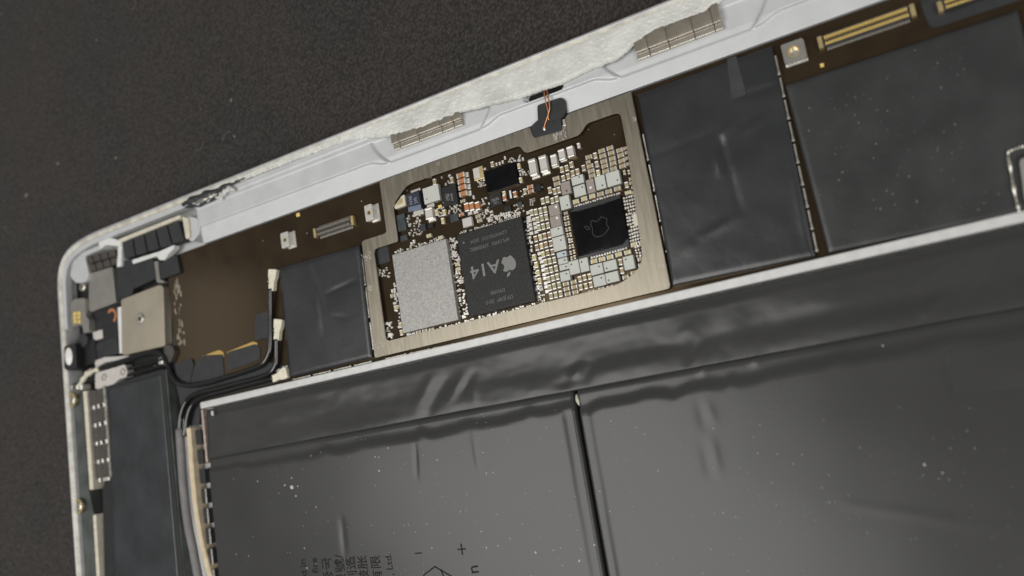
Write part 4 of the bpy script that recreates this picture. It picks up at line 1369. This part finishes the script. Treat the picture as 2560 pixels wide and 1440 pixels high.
q = L0.lerp(L1, 1.0).lerp(R0.lerp(R1, 1.0), .3); box('clip', q.x, q.y, 3.4, .8, .9, .45, M['cap_end'], t, .15)
pprism('side_rail', [(257, 966), (263, 964), (279, 1192), (274, 1196)], 1.2, 3.7, M['tin'], t)

t = thing('speaker', (*P(345, 1200, 3), 1.2), 'long black speaker box with rippled sticker at the left end', 'speaker')
SP = [(265, 966), (410, 922), (424, 1080), (460, 1470), (500, 1900), (292, 1900), (262, 1470), (256, 1215), (279, 1200)]
pprism('box', SP, 1.2, 3.5, M['black_plastic'], t, rad=.6, edge=.25)
q4 = PP([(272, 972), (402, 934), (486, 1900), (306, 1900)], 3.56)
sheet('sticker', q4, 3.56, 3.45, 40, 180, lambda a, b, X, Y: .02 * fbm(X * .45, Y * .45, 2) + .012 * hnoise(X * 1.2, Y * .9), M['sticker'], t)
for k, py in enumerate((905, 912)):
    tube('lead', [(*P(418, py - 10 + k * 8, 3.4), 3.4), (*P(370, py + 4 + k * 8, 3.4), 3.4), (*P(320, py + 18 + k * 8, 3.3), 3.3)], .35, M['cable'], t, 6, 8)
pbox('lug', 400, 902, 12, 18, 2.6, 1.0, M['cap_end'], t, .3)
pbox('lug', 387, 917, 8, 7, 2.6, .9, M['cap_end'], t, .2)
pprism('edge_trim', [(411, 925), (416, 924), (430, 1080), (464, 1470), (505, 1900), (500, 1900), (459, 1470), (425, 1080)], 1.2, 3.3, M['dark_strip'], t)

# sleeve, foam strip and comb left of the battery
def run(pts, z): return [(*P(x, y, z), z) for x, y in pts]


o = tube('cable_sleeve', run([(449, 1072), (454, 1150), (460, 1230), (470, 1310), (484, 1380), (500, 1465)], 3.2), .95, M['sleeve'], None, 8, 12, .8)
tag(o, 'grey fabric sleeve round the two cables beside cream foam', 'sleeve')
pts = run([(474, 1070), (478, 1120), (484, 1200), (493, 1280), (507, 1360), (522, 1420), (534, 1470)], 3.2)
bm = bmesh.new()
sp = smooth_path(pts, 8)
rings = []
for i, p in enumerate(sp):
    tt = (sp[min(i + 1, len(sp) - 1)] - sp[max(i - 1, 0)]).normalized(); nn = Vector((tt.y, -tt.x, 0)) * .62
    rings.append([bm.verts.new(p + nn * s_ + Vector((0, 0, dz_ + (.03 * math.sin(i * 1.3) if dz_ else 0)))) for s_, dz_ in ((-1, -2), (-1, .25), (-.7, .4), (.7, .4), (1, .25), (1, -2))])
for a_, b_ in zip(rings, rings[1:]):
    for k in range(6): bm.faces.new((a_[k], a_[(k + 1) % 6], b_[(k + 1) % 6], b_[k]))
bm.faces.new(rings[0]); bm.faces.new(rings[-1])
o = mesh_from('foam_strip', bm, M['foam_cream'])
tag(o, 'curved cream foam strip between grey sleeve and battery', 'foam strip')
t = thing('battery_comb', (*P(505, 1240, 3), 1.2), 'notched black plastic comb between cream foam and battery', 'comb')
A0, A1, B0, B1 = [Vector(P(*p, 3.2)) for p in ((486, 1072), (527, 1470), (500, 1070), (540, 1470))]
for k in range(8):
    a0, a1 = k / 8 + .012, (k + 1) / 8 - .02
    po = [A0.lerp(A1, a0), B0.lerp(B1, a0), B0.lerp(B1, a1), A0.lerp(A1, a1)]
    c = prism('tooth', [(p.x, p.y) for p in po], 1.2, 3.1, M['black_plastic'], t, rad=.2, edge=.12)
    if k > 2:
        q = B0.lerp(B1, (a0 + a1) / 2)
        box('painted_highlight', q.x - .25, q.y, 3.1, .4, 2.9, .12, M['plate_grey'], c, .04)  # grey bar laid on the tooth as a painted highlight
o = pprism('rail_pad', [(452, 985), (492, 965), (500, 1010), (498, 1062), (462, 1066)], 1.2, 2.4, M['tape_matt'])
tag(o, 'dark pad under the bend of the cables beside the rail end', 'pad')

# ------------------------------------------------------------------ tapes with gold edges on the board


def gold_tape(poly, gold, label):
    t = thing('gold_edged_tape', (*P(*poly[0], ZB), ZB), label, 'tape')
    pprism('gold_edge', gold, ZB, ZB + .03, M['gold_dim'], t)
    pprism('patch', poly, ZB + .03, ZB + .12, M['tape_matt'], t, rad=.35, edge=.03)


gold_tape([(490, 905), (510, 888), (557, 886), (560, 940), (474, 965), (472, 950)], [(506, 890), (548, 875), (558, 880), (560, 892), (506, 896)], 'black tape patch with short gold corner near the cable bend')
gold_tape([(569, 880), (638, 860), (650, 870), (650, 898), (568, 928)], [(568, 880), (632, 854), (642, 857), (644, 866), (570, 890)], 'black tape patch with long gold edge beside white cable plugs')
o = pprism('flex_tape', [(436, 908), (478, 896), (484, 910), (472, 965), (440, 948)], ZB, ZB + .3, M['tape'], None, rad=.3, edge=.08)
tag(o, 'slate black tape patch inside the cable loop', 'tape')
o = pprism('flex_tape', [(638, 788), (672, 776), (678, 842), (640, 850), (636, 840)], ZB, ZB + .25, M['tape_matt'], None, rad=.3, edge=.08)
tag(o, 'small black tape patch beside the middle white cable plug', 'tape')
o = pprism('grommet', [(409, 868), (418, 862), (432, 866), (436, 880), (430, 895), (424, 908), (416, 904), (410, 884)], 2.0, 3.4, M['brown_rubber'], None, rad=.5, edge=.2)
tag(o, 'small grey grommet at the corner of the champagne plate', 'grommet')

o = pprism('cable_pad', [(438, 952), (560, 938), (668, 905), (712, 915), (722, 948), (640, 968), (500, 1003), (452, 1012)], ZB, ZB + .03, M['tape_matt'], None, rad=.6)
tag(o, 'flat black pad on the board under the three antenna cables', 'pad')

# ------------------------------------------------------------------ antenna cables with ivory plugs


def cable(pts, plug, label, r=.52):
    p3 = [(*P(x, y, z), z) for x, y, z in pts]
    t = thing('antenna_cable', p3[0], label, 'cable')
    tube('jacket', p3, r, M['cable'], t, 8, 12)
    (ax, ay), (bx, by) = plug
    z = 3.7
    A_, B_ = Vector(P(ax, ay, z)), Vector(P(bx, by, z))
    d = (B_ - A_).normalized(); nn = Vector((d.y, -d.x)); L = (B_ - A_).length
    po = [A_ + nn * 1.05, A_ + nn * .95 + d * L * .38, A_ + nn * .62 + d * L * .55, B_ + nn * .66, B_ - nn * .66, A_ - nn * .62 + d * L * .55, A_ - nn * .95 + d * L * .38, A_ - nn * 1.05]
    pl = prism('plug', [(p.x, p.y) for p in po], ZB + .3, z, M['plug'], t, rad=.3, edge=.18)
    bm = bmesh.new()
    for k in range(5):
        q = A_ + d * L * (.08 + .16 * k) + nn * (1.25 if d.y < 0 else -1.25) * (1 if k % 2 else .95)
        add_box(bm, q.x, q.y, ZB, .45, .35, .5 + .15 * (k % 2), 0, .08)
    mesh_from('socket_tab', bm, M['solder'], pl)
    return t


cable([(677, 722, 3.5), (677, 780, 3.3), (677, 850, 3.3), (673, 884, 3.3), (655, 911, 3.3), (615, 928, 3.3), (570, 942, 3.3), (520, 957, 3.3), (475, 964, 3.3), (446, 957, 3.3), (430, 938, 3.3),
       (421, 912, 3.3), (408, 889, 3.4), (387, 881, 3.4), (355, 887, 3.4), (320, 898, 3.3), (280, 911, 3.3), (246, 923, 3.2)],
      ((681, 673), (677, 727)), 'black antenna cable looping from the topmost ivory plug to the silver bracket')
cable([(692, 848, 3.5), (692, 890, 3.3), (690, 912, 3.3), (678, 930, 3.3), (650, 944, 3.3), (600, 957, 3.3), (550, 970, 3.3), (505, 981, 3.3), (478, 992, 3.3), (462, 1012, 3.3), (452, 1045, 3.3), (449, 1085, 3.2)],
      ((695, 798), (690, 851)), 'black antenna cable from the middle ivory plug into the grey sleeve')
cable([(684, 946, 3.4), (650, 955, 3.2), (600, 968, 3.2), (555, 980, 3.2), (515, 990, 3.2), (492, 1001, 3.2), (477, 1020, 3.2), (468, 1050, 3.2), (461, 1090, 3.2)],
      ((716, 930), (680, 948)), 'black antenna cable from the ivory plug lying against the silver rail')

# ------------------------------------------------------------------ dust
bm = bmesh.new()


def speck(px, py, z, r, flat=.5):
    X, Y = P(px, py, z); a, b = mmpp(px, py, z)
    res = bmesh.ops.create_icosphere(bm, subdivisions=1, radius=1)
    an = random.random() * 6; st = random.uniform(1, 1.7)
    for v in res['verts']:
        x, y = v.co.x * r * a * st, v.co.y * r * a
        v.co = Vector((X + x * math.cos(an) - y * math.sin(an), Y + x * math.sin(an) + y * math.cos(an), z + v.co.z * r * a * flat))


def batt_z(px, py):
    X, Y = P(px, py, 4.5)
    f_ = cell_fn(X < 10.3)
    return 4.5 + f_(0, 0, X, Y)


for px, py, r in ((730, 1218, 6), (740, 1240, 2.5), (712, 1213, 2.2), (729, 1195, 2.2), (1339, 1381, 4), (1486, 1362, 3.6), (1448, 1402, 3.4), (2311, 1162, 4.2), (2356, 1182, 3.2), (2374, 902, 4), (2207, 864, 3.2),
                  (1093, 1150, 2.4), (1216, 1183, 2.2), (1216, 1369, 2.6), (948, 1177, 2.6), (938, 1142, 2), (947, 1143, 2), (531, 1033, 5), (871, 1395, 2), (1080, 1370, 1.8)):
    speck(px, py, batt_z(px, py), r * .72)
for k in range(260):
    px = random.uniform(560, 2550); py = random.uniform(1010, 1440)
    X, Y = P(px, py, 4.5)
    if Y > YF - 1 or abs(X - 10.3) < 1.2: continue
    speck(px, py, batt_z(px, py), random.choice((.5, .6, .6, .7, .8, 1.0, 1.3)))
tag(mesh_from('dust_specks', bm, M['dustm']), 'white dust specks scattered over the black battery cells', 'dust', kind='stuff')
bm = bmesh.new()
for k in range(150):
    px = random.uniform(480, 2300); py = random.uniform(280, 620)
    X, Y = P(px, py, ZB)
    if not (XB0 + 1 < X < 75 and 10.5 < Y < 20.2): continue
    speck(px, py, ZB, random.uniform(.6, 1.3))
bm2 = bm
bm = bmesh.new()
for k in range(230):
    px = random.uniform(1980, 2550); py = random.uniform(60, 600)
    X, Y = P(px, py, ZT)
    if not (T3[0][0] + 1 < X < 70 and T3[2][1] + 1 < Y < T3[0][1] - 1): continue
    speck(px, py, ZT + .02, random.choice((.8, .8, 1.0, 1.4, 2.2)), .2)
tag(mesh_from('dust_specks', bm, M['scuff']), 'faint grey dust specks on the graphite sheet', 'dust', kind='stuff')
bm = bm2
for k in range(160):
    X = random.uniform(-60, 70); Y = random.uniform(20.9, 27)
    px, py = proj(X, Y, ledge_z(X, Y))
    speck(px, py, ledge_z(X, Y), random.uniform(.5, 1.2))
tag(mesh_from('dust_specks', bm, M['dustm']), 'pale dust specks on the brown circuit board and silver ledge', 'dust', kind='stuff')
bm = bmesh.new()
for px, py, r in ((66, 488, 5), (145, 409, 4), (242, 100, 4), (90, 46, 2.5), (4, 34, 3), (586, 341, 4), (290, 395, 4), (578, 250, 5)):
    speck(px, py, .15, r * .6)
for k in range(260):
    X = random.uniform(-150, 60); Y = random.uniform(-45, 115)
    if X > -111 and Y < 33: continue
    px, py = proj(X, Y, .1)
    if 0 < px < 2560 and 0 < py < 1440: speck(px, py, .12, random.choice((.6, .7, .8, 1.0)))
for k in range(7):
    X = random.uniform(-140, -20); Y = random.uniform(38, 90); an = random.random() * 6
    add_tube(bm, smooth_path([(X + math.cos(an + .4 * i) * i * .9, Y + math.sin(an + .4 * i) * i * .9, .14) for i in range(4)], 4), .05, 5)
tag(mesh_from('lint', bm, M['lintm']), 'pale lint and specks scattered on the dark cloth', 'lint', kind='stuff')
